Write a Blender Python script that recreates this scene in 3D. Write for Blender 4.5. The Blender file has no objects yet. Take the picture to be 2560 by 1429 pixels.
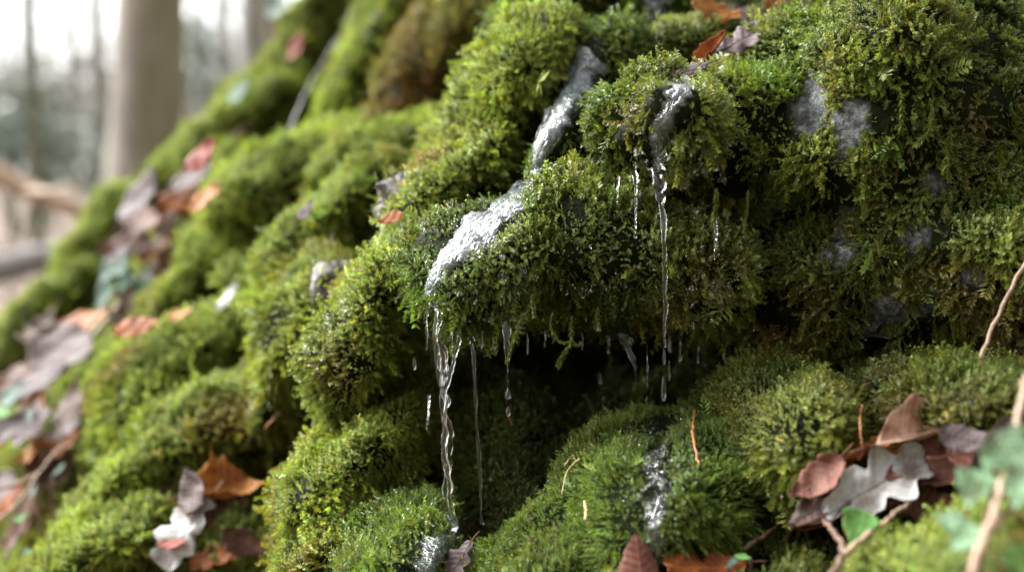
import bpy, math, random
import numpy as np
from mathutils import Vector, Matrix
from mathutils.bvhtree import BVHTree

SC = bpy.context.scene
COL = SC.collection
R = math.radians
rng = np.random.default_rng(7)
random.seed(7)

# ------------------------------------------------------------------ camera
PITCH = 3.0
cam_d = bpy.data.cameras.new('camera')
cam = bpy.data.objects.new('camera', cam_d)
COL.objects.link(cam)
cam_d.lens = 50.0
cam_d.sensor_width = 36.0
cam_d.clip_start = 0.05
cam_d.clip_end = 400.0
cam.rotation_euler = (R(90 - PITCH), 0, 0)
cam_d.dof.use_dof = True
cam_d.dof.focus_distance = 1.06
cam_d.dof.aperture_fstop = 2.8
SC.camera = cam
CR = np.array([1.0, 0.0, 0.0])                                   # camera axes
CF = np.array([0.0, math.cos(R(PITCH)), -math.sin(R(PITCH))])
CU = np.array([0.0, math.sin(R(PITCH)), math.cos(R(PITCH))])
PX = 0.72 / 2560.0                                               # metres per photo pixel at one metre


def at(X, Y, d):
    return d * (CF + (X - 1280.0) * PX * CR + (714.5 - Y) * PX * CU)


def proj(P):
    d = P @ CF
    return 1280.0 + (P @ CR) / d / PX, 714.5 - (P @ CU) / d / PX, d


# ------------------------------------------------------------------ sky and sun
SUN_DIR = np.array([-0.66, 0.32, 0.70])
SUN_DIR /= np.linalg.norm(SUN_DIR)
world = bpy.data.worlds.new('World')
SC.world = world
world.use_nodes = True
wn, wl = world.node_tree.nodes, world.node_tree.links
bg = wn['Background']
sky = wn.new('ShaderNodeTexSky')
sky.sky_type = 'NISHITA'
sky.sun_disc = False
sky.sun_elevation = math.asin(SUN_DIR[2])
sky.sun_rotation = math.atan2(SUN_DIR[0], SUN_DIR[1])
sky.air_density = 1.0
sky.dust_density = 4.0
hs = wn.new('ShaderNodeHueSaturation')                           # overcast: a pale, nearly neutral sky
hs.inputs['Saturation'].default_value = 0.22
wl.new(sky.outputs[0], hs.inputs['Color'])
wl.new(hs.outputs[0], bg.inputs['Color'])
bg.inputs['Strength'].default_value = 0.08
sun_d = bpy.data.lights.new('sun', 'SUN')
sun_d.energy = 1.5
sun_d.angle = R(42)
sun_d.color = (0.98, 1.0, 1.0)
sun = bpy.data.objects.new('sun', sun_d)
COL.objects.link(sun)
sun.rotation_euler = Vector(SUN_DIR).to_track_quat('Z', 'Y').to_euler()

SC.view_settings.view_transform = 'Standard'
SC.view_settings.look = 'None'
SC.view_settings.exposure = 2.95
SC.view_settings.gamma = 1.0
SC.render.engine = 'CYCLES'
cy = SC.cycles
cy.use_denoising = True
cy.denoiser = 'OPENIMAGEDENOISE'
cy.max_bounces = 10
cy.diffuse_bounces = 2
cy.glossy_bounces = 4
cy.transmission_bounces = 8
cy.transparent_max_bounces = 10
cy.sample_clamp_indirect = 6.0
cy.caustics_reflective = True
cy.caustics_refractive = True


# ------------------------------------------------------------------ helpers: noise, meshes, tags
def _hash(ix, iy, iz, seed):
    h = (ix.astype(np.int64) * 374761393 + iy.astype(np.int64) * 668265263 + iz.astype(np.int64) * 2147483647 + seed * 974711) & 0xFFFFFFFF
    h = ((h ^ (h >> 13)) * 1274126177) & 0xFFFFFFFF
    return ((h ^ (h >> 16)) & 0xFFFF) / 32767.5 - 1.0


def noise3(P, scale, seed=0):
    Q = P / scale
    I = np.floor(Q).astype(np.int64)
    F = Q - I
    F = F * F * (3 - 2 * F)
    out = 0.0
    for dx in (0, 1):
        wx = F[:, 0] if dx else 1 - F[:, 0]
        for dy in (0, 1):
            wy = F[:, 1] if dy else 1 - F[:, 1]
            for dz in (0, 1):
                wz = F[:, 2] if dz else 1 - F[:, 2]
                out = out + wx * wy * wz * _hash(I[:, 0] + dx, I[:, 1] + dy, I[:, 2] + dz, seed)
    return out


def fbm(P, scale, seed=0, octv=3):
    o, a = 0.0, 1.0
    for k in range(octv):
        o = o + a * noise3(P, scale / 2 ** k, seed + 17 * k)
        a *= 0.5
    return o


def new_mesh(name, V, loops, sizes, smooth=True):
    me = bpy.data.meshes.new(name)
    V = np.asarray(V, dtype=np.float32)
    loops = np.asarray(loops, dtype=np.int32).ravel()
    sizes = np.asarray(sizes, dtype=np.int32).ravel()
    me.vertices.add(len(V))
    me.vertices.foreach_set('co', V.ravel())
    me.loops.add(len(loops))
    me.loops.foreach_set('vertex_index', loops)
    me.polygons.add(len(sizes))
    st = np.zeros(len(sizes), dtype=np.int32)
    st[1:] = np.cumsum(sizes)[:-1]
    me.polygons.foreach_set('loop_start', st)
    if smooth:
        me.polygons.foreach_set('use_smooth', np.ones(len(sizes), dtype=bool))
    me.update(calc_edges=True)
    return me


def obj(name, me, mat=None, parent=None):
    o = bpy.data.objects.new(name, me)
    COL.objects.link(o)
    if mat is not None:
        me.materials.append(mat)
    if parent is not None:
        o.parent = parent
        o.matrix_parent_inverse = Matrix.Translation(-parent.location) if parent.type == 'EMPTY' else Matrix()
    return o


def tag(o, label=None, cat=None, group=None, kind=None):
    if label:
        o['label'] = label
    if cat:
        o['category'] = cat
    if group:
        o['group'] = group
    if kind:
        o['kind'] = kind
    return o


def empty(name, loc):
    o = bpy.data.objects.new(name, None)
    o.empty_display_size = 0.02
    o.location = tuple(loc)
    COL.objects.link(o)
    return o


class MB:
    """collects vertices and faces of one mesh"""
    def __init__(self):
        self.V, self.L, self.S, self.n = [], [], [], 0

    def add(self, V, faces):
        V = np.asarray(V, dtype=float)
        self.V.append(V)
        for f in faces:
            self.L.extend(int(i) + self.n for i in f)
            self.S.append(len(f))
        self.n += len(V)

    def tube(self, pts, rad, seg=8, cap=True, flat=1.0):
        P = np.asarray(pts, dtype=float)
        n = len(P)
        rad = np.broadcast_to(np.asarray(rad, dtype=float), (n,))
        T = np.gradient(P, axis=0)
        T /= np.linalg.norm(T, axis=1)[:, None] + 1e-12
        ref = np.array([0.0, 0.0, 1.0]) if abs(T[0, 2]) < 0.8 else np.array([0.0, 1.0, 0.0])
        A = np.cross(T[0], ref)
        A /= np.linalg.norm(A)
        V = []
        ang = np.linspace(0, 2 * np.pi, seg, endpoint=False)
        for i in range(n):
            A = A - T[i] * (A @ T[i])
            A /= np.linalg.norm(A) + 1e-12
            B = np.cross(T[i], A)
            V.append(P[i] + rad[i] * (np.cos(ang)[:, None] * A + flat * np.sin(ang)[:, None] * B))
        V = np.concatenate(V)
        F = []
        for i in range(n - 1):
            for j in range(seg):
                k = (j + 1) % seg
                F.append((i * seg + j, i * seg + k, (i + 1) * seg + k, (i + 1) * seg + j))
        if cap:
            F.append(tuple(range(seg))[::-1])
            F.append(tuple((n - 1) * seg + j for j in range(seg)))
        self.add(V, F)

    def build(self, name, mat, parent=None, smooth=True):
        return obj(name, new_mesh(name, np.concatenate(self.V), self.L, self.S, smooth), mat, parent)


def spline(pts, n):
    """Catmull-Rom through the points, n samples"""
    P = np.asarray(pts, dtype=float)
    P = np.vstack([2 * P[0] - P[1], P, 2 * P[-1] - P[-2]])
    m = len(P) - 3
    t = np.linspace(0, m, n)
    i = np.minimum(t.astype(int), m - 1)
    f = (t - i)[:, None]
    a, b, c, d = P[i], P[i + 1], P[i + 2], P[i + 3]
    return 0.5 * (2 * b + (c - a) * f + (2 * a - 5 * b + 4 * c - d) * f ** 2 + (3 * b - a - 3 * c + d) * f ** 3)


# ------------------------------------------------------------------ materials
def nmat(name):
    m = bpy.data.materials.new(name)
    m.use_nodes = True
    return m, m.node_tree.nodes, m.node_tree.links, m.node_tree.nodes['Principled BSDF']


def ramp(n, stops):
    r = n.new('ShaderNodeValToRGB')
    e = r.color_ramp.elements
    while len(e) < len(stops):
        e.new(0.5)
    for k, (p, c) in enumerate(stops):
        e[k].position = p
        e[k].color = (*c, 1)
    return r


def noise_node(n, l, scale, detail=5, rough=0.6, src='Object', stretch=None):
    tc = n.new('ShaderNodeTexCoord')
    t = n.new('ShaderNodeTexNoise')
    t.inputs['Scale'].default_value = scale
    t.inputs['Detail'].default_value = detail
    t.inputs['Roughness'].default_value = rough
    if stretch:
        mp = n.new('ShaderNodeMapping')
        mp.inputs['Scale'].default_value = stretch
        l.new(tc.outputs[src], mp.inputs[0])
        l.new(mp.outputs[0], t.inputs['Vector'])
    else:
        l.new(tc.outputs[src], t.inputs['Vector'])
    return t


def noisy(name, stops, scale, rough=0.8, bump=0.0, bscale=None, stretch=None, spec=0.5, detail=6):
    m, n, l, p = nmat(name)
    t = noise_node(n, l, scale, detail, 0.65, stretch=stretch)
    r = ramp(n, stops)
    l.new(t.outputs['Fac'], r.inputs[0])
    l.new(r.outputs[0], p.inputs['Base Color'])
    p.inputs['Roughness'].default_value = rough
    p.inputs['Specular IOR Level'].default_value = spec
    if bump:
        t2 = noise_node(n, l, bscale or scale * 4, 6, 0.65, stretch=stretch)
        b = n.new('ShaderNodeBump')
        b.inputs['Strength'].default_value = 1.0
        b.inputs['Distance'].default_value = bump
        l.new(t2.outputs['Fac'], b.inputs['Height'])
        l.new(b.outputs[0], p.inputs['Normal'])
    return m


def make_moss_mat():
    m, n, l, p = nmat('moss')
    a = n.new('ShaderNodeAttribute')
    a.attribute_name = 'tint'
    w = n.new('ShaderNodeAttribute')
    w.attribute_name = 'wet'
    l.new(a.outputs['Color'], p.inputs['Base Color'])
    mr = n.new('ShaderNodeMapRange')
    mr.inputs['To Min'].default_value = 0.5
    mr.inputs['To Max'].default_value = 0.13
    l.new(w.outputs['Fac'], mr.inputs[0])
    l.new(mr.outputs[0], p.inputs['Roughness'])
    ms = n.new('ShaderNodeMapRange')
    ms.inputs['To Min'].default_value = 0.35
    ms.inputs['To Max'].default_value = 0.9
    l.new(w.outputs['Fac'], ms.inputs[0])
    l.new(ms.outputs[0], p.inputs['Specular IOR Level'])
    tr = n.new('ShaderNodeBsdfTranslucent')
    g = n.new('ShaderNodeMix')
    g.data_type = 'RGBA'
    g.blend_type = 'MULTIPLY'
    g.inputs[0].default_value = 1.0
    g.inputs[7].default_value = (1.25, 1.25, 0.6, 1)
    l.new(a.outputs['Color'], g.inputs[6])
    l.new(g.outputs[2], tr.inputs['Color'])
    mx = n.new('ShaderNodeMixShader')
    mx.inputs[0].default_value = 0.36
    l.new(p.outputs[0], mx.inputs[1])
    l.new(tr.outputs[0], mx.inputs[2])
    l.new(mx.outputs[0], n['Material Output'].inputs['Surface'])
    return m


MOSS = make_moss_mat()


def make_rock_mat():
    """brown peat under the moss; grey lichened stone where the vertex attribute 'bare' is set"""
    m, n, l, p = nmat('mossy_rock')
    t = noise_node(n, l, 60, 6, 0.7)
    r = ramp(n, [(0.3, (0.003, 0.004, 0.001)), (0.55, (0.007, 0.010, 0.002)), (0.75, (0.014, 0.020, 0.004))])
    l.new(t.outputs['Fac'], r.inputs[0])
    t2 = noise_node(n, l, 160, 6, 0.66)
    r2 = ramp(n, [(0.34, (0.014, 0.014, 0.014)), (0.47, (0.05, 0.054, 0.054)), (0.57, (0.13, 0.145, 0.14)), (0.70, (0.26, 0.30, 0.28))])
    l.new(t2.outputs['Fac'], r2.inputs[0])
    a = n.new('ShaderNodeAttribute')
    a.attribute_name = 'bare'
    mx = n.new('ShaderNodeMix')
    mx.data_type = 'RGBA'
    l.new(a.outputs['Fac'], mx.inputs[0])
    l.new(r.outputs[0], mx.inputs[6])
    l.new(r2.outputs[0], mx.inputs[7])
    l.new(mx.outputs[2], p.inputs['Base Color'])
    p.inputs['Roughness'].default_value = 0.42
    sp = n.new('ShaderNodeMapRange')
    sp.inputs['To Min'].default_value = .03
    sp.inputs['To Max'].default_value = .5
    l.new(a.outputs['Fac'], sp.inputs[0])
    l.new(sp.outputs[0], p.inputs['Specular IOR Level'])
    b = n.new('ShaderNodeBump')
    b.inputs['Distance'].default_value = 0.004
    l.new(t2.outputs['Fac'], b.inputs['Height'])
    l.new(b.outputs[0], p.inputs['Normal'])
    return m


ROCK = make_rock_mat()
STONE = noisy('wet_stone', [(.32, (.03, .028, .025)), (.46, (.12, .105, .10)), (.58, (.24, .215, .21)), (.75, (.10, .085, .07))], 60, .5, .008, 120)


# ------------------------------------------------------------------ solid bodies from blended ellipsoids
def ell(X, Y, d, rx, ry, rd, roll=0.0, yaw=0.0):
    """an ellipsoid: centre by pixel and depth, radii across the picture (pixels) and in depth (metres)"""
    s = d * PX
    c, sn = math.cos(R(roll)), math.sin(R(roll))
    a1 = c * CR + sn * CU
    a2 = -sn * CR + c * CU
    a3 = CF.copy()
    if yaw:
        cy_, sy_ = math.cos(R(yaw)), math.sin(R(yaw))
        a1, a3 = cy_ * a1 + sy_ * a3, -sy_ * a1 + cy_ * a3
    return at(X, Y, d), np.array([a1, a2, a3]), np.array([rx * s, ry * s, rd])


def ell_sdf(P, e):
    c, A, r = e
    q = (P - c) @ A.T
    k0 = np.linalg.norm(q / r, axis=1)
    k1 = np.linalg.norm(q / (r * r), axis=1) + 1e-9
    return k0 * (k0 - 1.0) / k1


def smin(a, b, k):
    h = np.maximum(k - np.abs(a - b), 0.0) / k
    return np.minimum(a, b) - h * h * k * 0.25


class Body:
    def __init__(self, ells, k=0.03, carve=(), n1=(0.05, 0.008), n2=(0.02, 0.003), seed=0, h=0.007, ledge=0.0):
        self.e = [ell(*q) for q in ells]
        self.cv = [ell(*q) for q in carve]
        self.k, self.n1, self.n2, self.seed, self.h, self.ledge = k, n1, n2, seed, h, ledge

    def sdf(self, P, fine=True):
        f = None
        for e in self.e:
            g = ell_sdf(P, e)
            f = g if f is None else smin(f, g, self.k)
        for e in self.cv:
            f = -smin(-f, ell_sdf(P, e), 0.02)
        if fine:
            f = f + self.n1[1] * fbm(P, self.n1[0], self.seed, 2) + self.n2[1] * noise3(P, self.n2[0], self.seed + 5)
            if self.ledge:                                       # tiers of moss, each drooping over the one below
                t = (P[:, 2] + .35 * P[:, 0] + .03 * noise3(P, .06, self.seed + 9)) / .055
                f = f + self.ledge * ((t - np.floor(t)) ** .7 - .5) * -1.0 * np.clip(.6 + noise3(P, .08, self.seed + 10), 0, 1.2)
        return f

    def bounds(self):
        lo, hi = np.full(3, 1e9), np.full(3, -1e9)
        for c, A, r in self.e:
            ext = np.sqrt(((A * r[:, None]) ** 2).sum(0)) * 1.04 + 0.03
            lo, hi = np.minimum(lo, c - ext), np.maximum(hi, c + ext)
        return lo, hi


def surface_net(body):
    lo, hi = body.bounds()
    h = body.h
    n = np.maximum(np.ceil((hi - lo) / h).astype(int), 4)
    while n.prod() > 2.2e6:
        h *= 1.1
        n = np.maximum(np.ceil((hi - lo) / h).astype(int), 4)
    gx, gy, gz = [lo[k] + h * np.arange(n[k]) for k in range(3)]
    G = np.stack(np.meshgrid(gx, gy, gz, indexing='ij'), -1).reshape(-1, 3)
    f = body.sdf(G, fine=False)
    band = np.abs(f) < 4 * h + 0.03
    f[band] = body.sdf(G[band])
    f = f.reshape(n)
    s = f < 0
    c = n - 1
    cnt = np.zeros(c)
    pos = np.zeros((*c, 3))
    off = [(i, j, k) for i in (0, 1) for j in (0, 1) for k in (0, 1)]

    def sl(A, o):
        return A[o[0]:o[0] + c[0], o[1]:o[1] + c[1], o[2]:o[2] + c[2]]
    for o in off:
        for ax in range(3):
            if o[ax]:
                continue
            o2 = list(o)
            o2[ax] = 1
            a, b = sl(f, o), sl(f, o2)
            x = (a < 0) != (b < 0)
            t = np.where(x, a / np.where(x, a - b, 1.0), 0.0)
            cnt += x
            for q in range(3):
                pos[..., q] += np.where(x, o[q] + (t if q == ax else 0.0), 0.0)
    m = cnt > 0
    idx = -np.ones(c, dtype=np.int64)
    idx[m] = np.arange(m.sum())
    ij = np.argwhere(m)
    V = lo + h * (ij + pos[m] / cnt[m][:, None])
    Q = []
    for ax in range(3):
        u, v = (ax + 1) % 3, (ax + 2) % 3
        a = [slice(1, c[q]) for q in range(3)]
        a[ax] = slice(0, c[ax])
        b = list(a)
        b[ax] = slice(1, c[ax] + 1)
        s0, s1 = s[tuple(a)], s[tuple(b)]
        for val in (True, False):
            w = np.argwhere((s0 == val) & (s1 != val))
            if not len(w):
                continue
            base = w + np.array([0 if q == ax else 1 for q in range(3)])
            eu, ev = np.eye(3, dtype=int)[u], np.eye(3, dtype=int)[v]
            qd = [base - eu - ev, base - ev, base, base - eu]
            quad = np.stack([idx[tuple(k.T)] for k in qd], 1)
            Q.append(quad if val else quad[:, ::-1])
    Q = np.concatenate(Q)
    Q = Q[(Q >= 0).all(1)]
    return V, Q


# ------------------------------------------------------------------ the mossy bank: every hummock and boulder
# (X, Y, depth, rx, ry, rdepth, roll)
PAL = {   # fresh, mid, old - base colours of the moss itself
    'lime':  [(0.240, 0.295, 0.056), (0.142, 0.178, 0.034), (0.165, 0.125, 0.024)],
    'green': [(0.140, 0.205, 0.038), (0.082, 0.118, 0.022), (0.105, 0.095, 0.020)],
    'olive': [(0.185, 0.215, 0.044), (0.092, 0.104, 0.022), (0.098, 0.066, 0.020)],
    'rusty': [(0.150, 0.155, 0.024), (0.130, 0.090, 0.020), (0.150, 0.060, 0.016)],
    'deep':  [(0.085, 0.120, 0.026), (0.060, 0.066, 0.018), (0.060, 0.060, 0.016)],
}
HUM = 'moss-covered rock hummocks of the bank'
BODIES = [
 dict(label='low far hummock on the lower left edge of the bank, above the brown leaf pile', pal='lime', mix=.3,
      e=[(125, 810, 2.3, 160, 72, .12, 52), (30, 940, 2.25, 130, 66, .10, 42)]),
 dict(label='small far hummock beside the grey background log', pal='lime', mix=.25,
      e=[(240, 625, 2.45, 90, 50, .10, 44), (300, 525, 2.5, 52, 48, .08, 30)]),
 dict(label='far smooth ridge of moss at the foot of the thick tree trunk', pal='lime', mix=.25,
      e=[(505, 410, 2.45, 185, 50, .12, 41), (590, 430, 2.35, 80, 55, .09, 20)]),
 dict(label='far skyline hummock with a pale leaf on it, above the bent grass stalk', pal='lime', mix=.3,
      e=[(662, 255, 2.6, 160, 55, .12, 47), (590, 320, 2.55, 80, 46, .10, 45), (710, 260, 2.5, 90, 60, .1, 50)]),
 dict(label='topmost far hummock on the skyline, cut by the upper frame edge', pal='lime', mix=.3,
      e=[(750, 130, 2.6, 100, 50, .10, 50), (822, 20, 2.6, 42, 130, .09, -14)]),
 dict(label='rounded bright hummock right of the pale curled leaves', pal='lime', mix=.3,
      e=[(690, 500, 1.8, 145, 105, .10, 15), (800, 400, 1.85, 140, 56, .10, 25)]),
 dict(label='small hummock below the rounded bright one, near the ivy leaves', pal='lime', mix=.3,
      e=[(560, 640, 1.9, 95, 75, .08, 40)]),
 dict(label='tall steep lime green ridge at the top, left of the rusty ridge', pal='lime', mix=.2,
      e=[(930, 180, 2.05, 240, 62, .12, 62), (1000, 50, 2.1, 150, 80, .10, 55)]),
 dict(label='rusty orange tinged steep ridge at the top', pal='rusty', mix=.45,
      e=[(1090, 190, 1.9, 210, 92, .12, 58), (1180, 90, 1.85, 140, 110, .10, 40), (1010, 310, 1.85, 100, 48, .10, 60)]),
 dict(label='pale lime ledge crossing below the dark cleft', pal='lime', mix=.2,
      e=[(960, 395, 1.75, 180, 62, .10, 22)]),
 dict(label='lime hummock below the twig and ivy leaves', pal='lime', mix=.25,
      e=[(470, 760, 1.9, 140, 75, .10, 45)]),
 dict(label='little round hummock between two lime ridges', pal='lime', mix=.3,
      e=[(640, 700, 1.75, 68, 52, .06, 35)]),
 dict(label='long lime ridge left of the pale bare stone', pal='lime', mix=.2,
      e=[(840, 560, 1.55, 200, 66, .09, 48), (755, 690, 1.5, 90, 56, .07, 52)]),
 dict(label='broad lime hummock right of the leaf pile', pal='lime', mix=.3,
      e=[(510, 890, 1.65, 210, 90, .10, 22), (400, 1000, 1.6, 150, 100, .10, 40)]),
 dict(label='narrow upright ridge with wet dripping right side', pal='lime', mix=.35, wet=.45,
      e=[(725, 860, 1.42, 190, 56, .08, 72), (805, 810, 1.4, 130, 70, .07, 62)]),
 dict(label='wide clumpy hummock above the oak leaf pile', pal='lime', mix=.4,
      e=[(540, 1080, 1.52, 190, 130, .10, 25)]),
 dict(label='lime hummock left of the oak leaf pile', pal='lime', mix=.25,
      e=[(330, 1230, 1.5, 170, 80, .09, 42)]),
 dict(label='brightest lime hummock at the bottom left corner of the bank', pal='lime', mix=.15,
      e=[(270, 1375, 1.42, 200, 95, .10, 35)]),
 dict(label='slim steep hummock beside the pale bare stone', pal='lime', mix=.35,
      e=[(1160, 330, 1.42, 180, 66, .09, 60)]),
 dict(label='high green hummock left of the upper stream', pal='lime', mix=.25,
      e=[(1295, 225, 1.33, 190, 100, .10, 50), (1200, 440, 1.3, 170, 76, .08, 58)]),
 dict(label='mid green hummock left of the lower stream', pal='lime', mix=.35,
      e=[(1100, 500, 1.28, 160, 70, .08, 40)]),
 dict(label='large flank left of the falling water', pal='lime', mix=.35,
      e=[(965, 745, 1.25, 235, 78, .10, 57), (905, 930, 1.235, 120, 60, .08, 62)]),
 dict(label='wet ramp carrying the upper stream down to the central boulder', pal='green', mix=.3, wet=.3,
      e=[(1478, 210, 1.33, 150, 80, .09, 52), (1400, 365, 1.225, 150, 62, .09, 64)]),
 dict(label='green cushion at the top between two streams', pal='green', mix=.3,
      e=[(1420, 55, 1.5, 165, 85, .10, 10), (1630, 15, 1.47, 85, 105, .08, -12)]),
 dict(label='olive cushion under the grey oak leaves', pal='olive', mix=.25, style=(.7, .2, .1),
      e=[(1680, 140, 1.36, 150, 78, .09, 25)]),
 dict(name='mossy_boulder', cat='boulder', label='central mossy boulder whose overhanging lip drips over a dark hollow', pal='olive', mix=.25, wet=.3, h=.006, ledge=.014, gap=1.5, len=1.12, style=(.78, .14, .08),
      e=[(1330, 640, 1.17, 250, 125, .12, 32), (1590, 664, 1.18, 310, 142, .13, -5), (1160, 700, 1.13, 112, 120, .09, 20)],
      c=[(1480, 915, 1.12, 385, 152, .16, 0)]),
 dict(name='mossy_boulder', cat='boulder', label='largest mossy boulder, on the right, with bare grey stone patches', pal='olive', mix=.4, h=.007, ledge=.026, gap=2.1, len=1.15, style=(.72, .2, .08), n1=(.075, .022),
      e=[(1635, 335, 1.12, 155, 108, .11, 12), (1895, 325, 1.22, 260, 178, .13, 42), (2200, 350, 1.2, 430, 340, .17, 10),
         (2300, 650, 1.18, 380, 260, .16, 0), (1950, 650, 1.23, 230, 240, .13, 0)],
      c=[(1640, 500, 1.10, 120, 60, .12, 0), (2190, 905, 1.03, 110, 62, .08, 0)]),
 dict(label='front centre mound of spiky star moss with water running down its right side', pal='green', mix=.15, wet=.12, style=(.35, .1, .55),
      e=[(1622, 1272, 1.09, 280, 238, .13, 40), (1350, 1420, 1.08, 170, 110, .10, 40)]),
 dict(label='round yellowish mound below the large boulder', pal='olive', mix=.2,
      e=[(1965, 1085, 1.07, 185, 185, .12, 0)]),
 dict(label='deep green slope left of the falling water, above the lowest mound', pal='lime', mix=.4,
      e=[(890, 1150, 1.24, 240, 110, .10, 42)]),
 dict(label='lime edged mound right of the oak leaf pile', pal='lime', mix=.35,
      e=[(830, 1360, 1.2, 170, 120, .10, 48)]),
 dict(label='lowest wet mound where the falling water lands', pal='green', mix=.2, wet=.4, style=(.4, .1, .5),
      e=[(1005, 1385, 1.11, 150, 100, .09, 28)]),
 dict(label='shadowy mound behind the thin stalk at the right edge', pal='olive', mix=.5,
      e=[(2370, 1000, 1.03, 230, 82, .10, 5)]),
 dict(label='blurred yellow green cushion nearest the camera, among ivy', pal='lime', mix=.35,
      e=[(2430, 1500, .80, 290, 150, .10, 14), (2600, 1330, .78, 120, 130, .08, 40)]),
 dict(name='bare_stone', cat='stone', label='pale bare stone between the lime ridge and the mid green hummock', pal='olive', mix=.3, bare=True, n1=(.04, .012), n2=(.012, .003), h=.004, dens=.07,
      e=[(1000, 495, 1.27, 42, 72, .03, -28), (975, 575, 1.27, 30, 50, .03, -15)]),
 dict(name='bare_stone', cat='stone', label='wet pale stone at the head of the narrow upright ridge', pal='olive', mix=.3, bare=True, n1=(.04, .012), n2=(.012, .003), h=.004, dens=.07,
      e=[(845, 700, 1.34, 52, 30, .03, 25), (805, 745, 1.34, 26, 44, .03, 10)]),
 dict(label='low cushion at the bottom edge beside the beech leaf', pal='olive', mix=.3,
      e=[(1880, 1440, .98, 200, 70, .08, 8)]),
]
for i, b in enumerate(BODIES):
    big = b.get('name') is not None
    far = b['e'][0][2] > 1.35 and not b.get('bare')
    b['e'] = [(q[0], q[1], q[2], q[3] * (1.0 if big else 1.15 if far else 1.03), q[4] * (1.0 if big else .95), q[5] * (1.0 if big else 1.15), q[6]) for q in b['e']]
    b['body'] = Body(b['e'], k=b.get('k', .05 if far else .035), carve=b.get('c', ()), seed=i * 7 + 3, h=b.get('h', .0075),
                     n1=b.get('n1', (.085, .009 if far else .012)), n2=b.get('n2', (.026, .003)), ledge=b.get('ledge', 0.0))
    b['V'], b['Q'] = surface_net(b['body'])

# base of the bank: one continuous slope of peat that the hummocks grow out of
CTRL = np.array([(0, 900, 2.7), (250, 600, 2.9), (430, 420, 3.0), (620, 240, 3.0), (850, -30, 3.0), (100, 1400, 1.8), (-100, 1200, 2.2), (400, 1200, 1.7), (600, 800, 1.95),
                 (700, 400, 2.3), (900, 200, 2.4), (1000, 700, 1.5), (1100, 300, 1.85), (1300, 100, 1.7), (1600, 0, 1.65), (1500, 400, 1.4), (1800, 50, 1.55), (1200, 900, 1.30),
                 (1500, 890, 1.46), (1700, 890, 1.42), (1330, 880, 1.40), (1800, 950, 1.34), (1200, 1200, 1.20), (1000, 1200, 1.28), (800, 1400, 1.27), (1500, 1400, 1.15), (2000, 1100, 1.17), (2000, 500, 1.4),
                 (2300, 200, 1.35), (2560, 500, 1.3), (2560, 900, 1.15), (2560, 1450, .90), (2100, 1429, 1.0), (2560, -300, 1.5), (1500, -400, 2.1), (900, -400, 3.2),
                 (3000, 700, 1.15), (3000, 1500, .8), (3000, -300, 1.4), (1500, 1800, 1.0), (600, 1800, 1.2), (0, 1800, 1.4), (520, 1340, 1.27), (620, 1250, 1.30), (440, 1290, 1.32), (130, 1000, 1.78), (60, 1120, 1.70), (230, 900, 1.85), (170, 1120, 1.66), (400, 590, 2.05), (470, 520, 2.1), (350, 660, 2.0), (2400, 1800, .75), (-500, 1400, 2.0)], dtype=float)


def _tps(r2):
    return np.where(r2 > 0, 0.5 * r2 * np.log(np.maximum(r2, 1e-12)), 0.0)


_x = CTRL[:, :2] / 1000.0
_n = len(_x)
_K = _tps(((_x[:, None] - _x[None]) ** 2).sum(-1)) + 0.02 * np.eye(_n)
_A = np.zeros((_n + 3, _n + 3))
_A[:_n, :_n] = _K
_A[:_n, _n:] = np.c_[np.ones(_n), _x]
_A[_n:, :_n] = _A[:_n, _n:].T
_W = np.linalg.solve(_A, np.r_[1.0 / CTRL[:, 2], np.zeros(3)])


def base_depth(X, Y):
    q = np.stack([np.asarray(X), np.asarray(Y)], -1).reshape(-1, 2) / 1000.0
    v = _tps(((q[:, None] - _x[None]) ** 2).sum(-1)) @ _W[:_n] + np.c_[np.ones(len(q)), q] @ _W[_n:]
    return 1.0 / np.clip(v, 0.28, 2.0) + 0.12 - 0.17 * np.clip((q[:, 0] - .9) / .4, 0, 1)


SIL = np.array([(-420, 1080), (-300, 1000), (-30, 870), (330, 560), (560, 320), (700, 90), (1000, -60), (1200, -500), (1800, -700)], dtype=float)
nu, nv = 150, 130
Ys = np.linspace(-420, 1800, nv)
Xl = np.interp(Ys, [-420, -30, 90, 330, 560, 880, 1000, 1200, 1800], [1030, 900, 800, 640, 360, 90, 0, -300, -500])
UU, VV = np.meshgrid(np.linspace(0, 1, nu), np.arange(nv))
YY = Ys[VV]
XX = Xl[VV] + UU * (3050 - Xl[VV])
D = base_depth(XX.ravel(), YY.ravel())
Vb = D[:, None] * (CF + (XX.ravel() - 1280)[:, None] * PX * CR + (714.5 - YY.ravel())[:, None] * PX * CU)
Vb = Vb + (0.022 * fbm(Vb, 0.11, 41, 3) + 0.006 * noise3(Vb, 0.025, 43))[:, None] * np.array([-.4, -.6, .6])
iq = (np.arange(nv - 1)[:, None] * nu + np.arange(nu - 1)[None]).ravel()
Qb = np.stack([iq, iq + nu, iq + nu + 1, iq + 1], 1)
SHEET = dict(V=Vb, Q=Qb, pal='deep', mix=.45, sheet=True)

# one ray-casting tree over the whole bank, to lay leaves, water and twigs on it
_V, _F, _o = [], [], 0
for b in BODIES + [SHEET]:
    _V.append(b['V'])
    _F.append(b['Q'] + _o)
    _o += len(b['V'])
TREE = BVHTree.FromPolygons(np.concatenate(_V).tolist(), np.concatenate(_F).tolist())


def hit(X, Y):
    d = Vector(at(X, Y, 1.0)).normalized()
    h = TREE.ray_cast(Vector((0, 0, 0)), d)
    if h[0] is None:
        return None, None
    n = np.array(h[1])
    if n @ np.array(d) > 0:
        n = -n
    return np.array(h[0]), n


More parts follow.
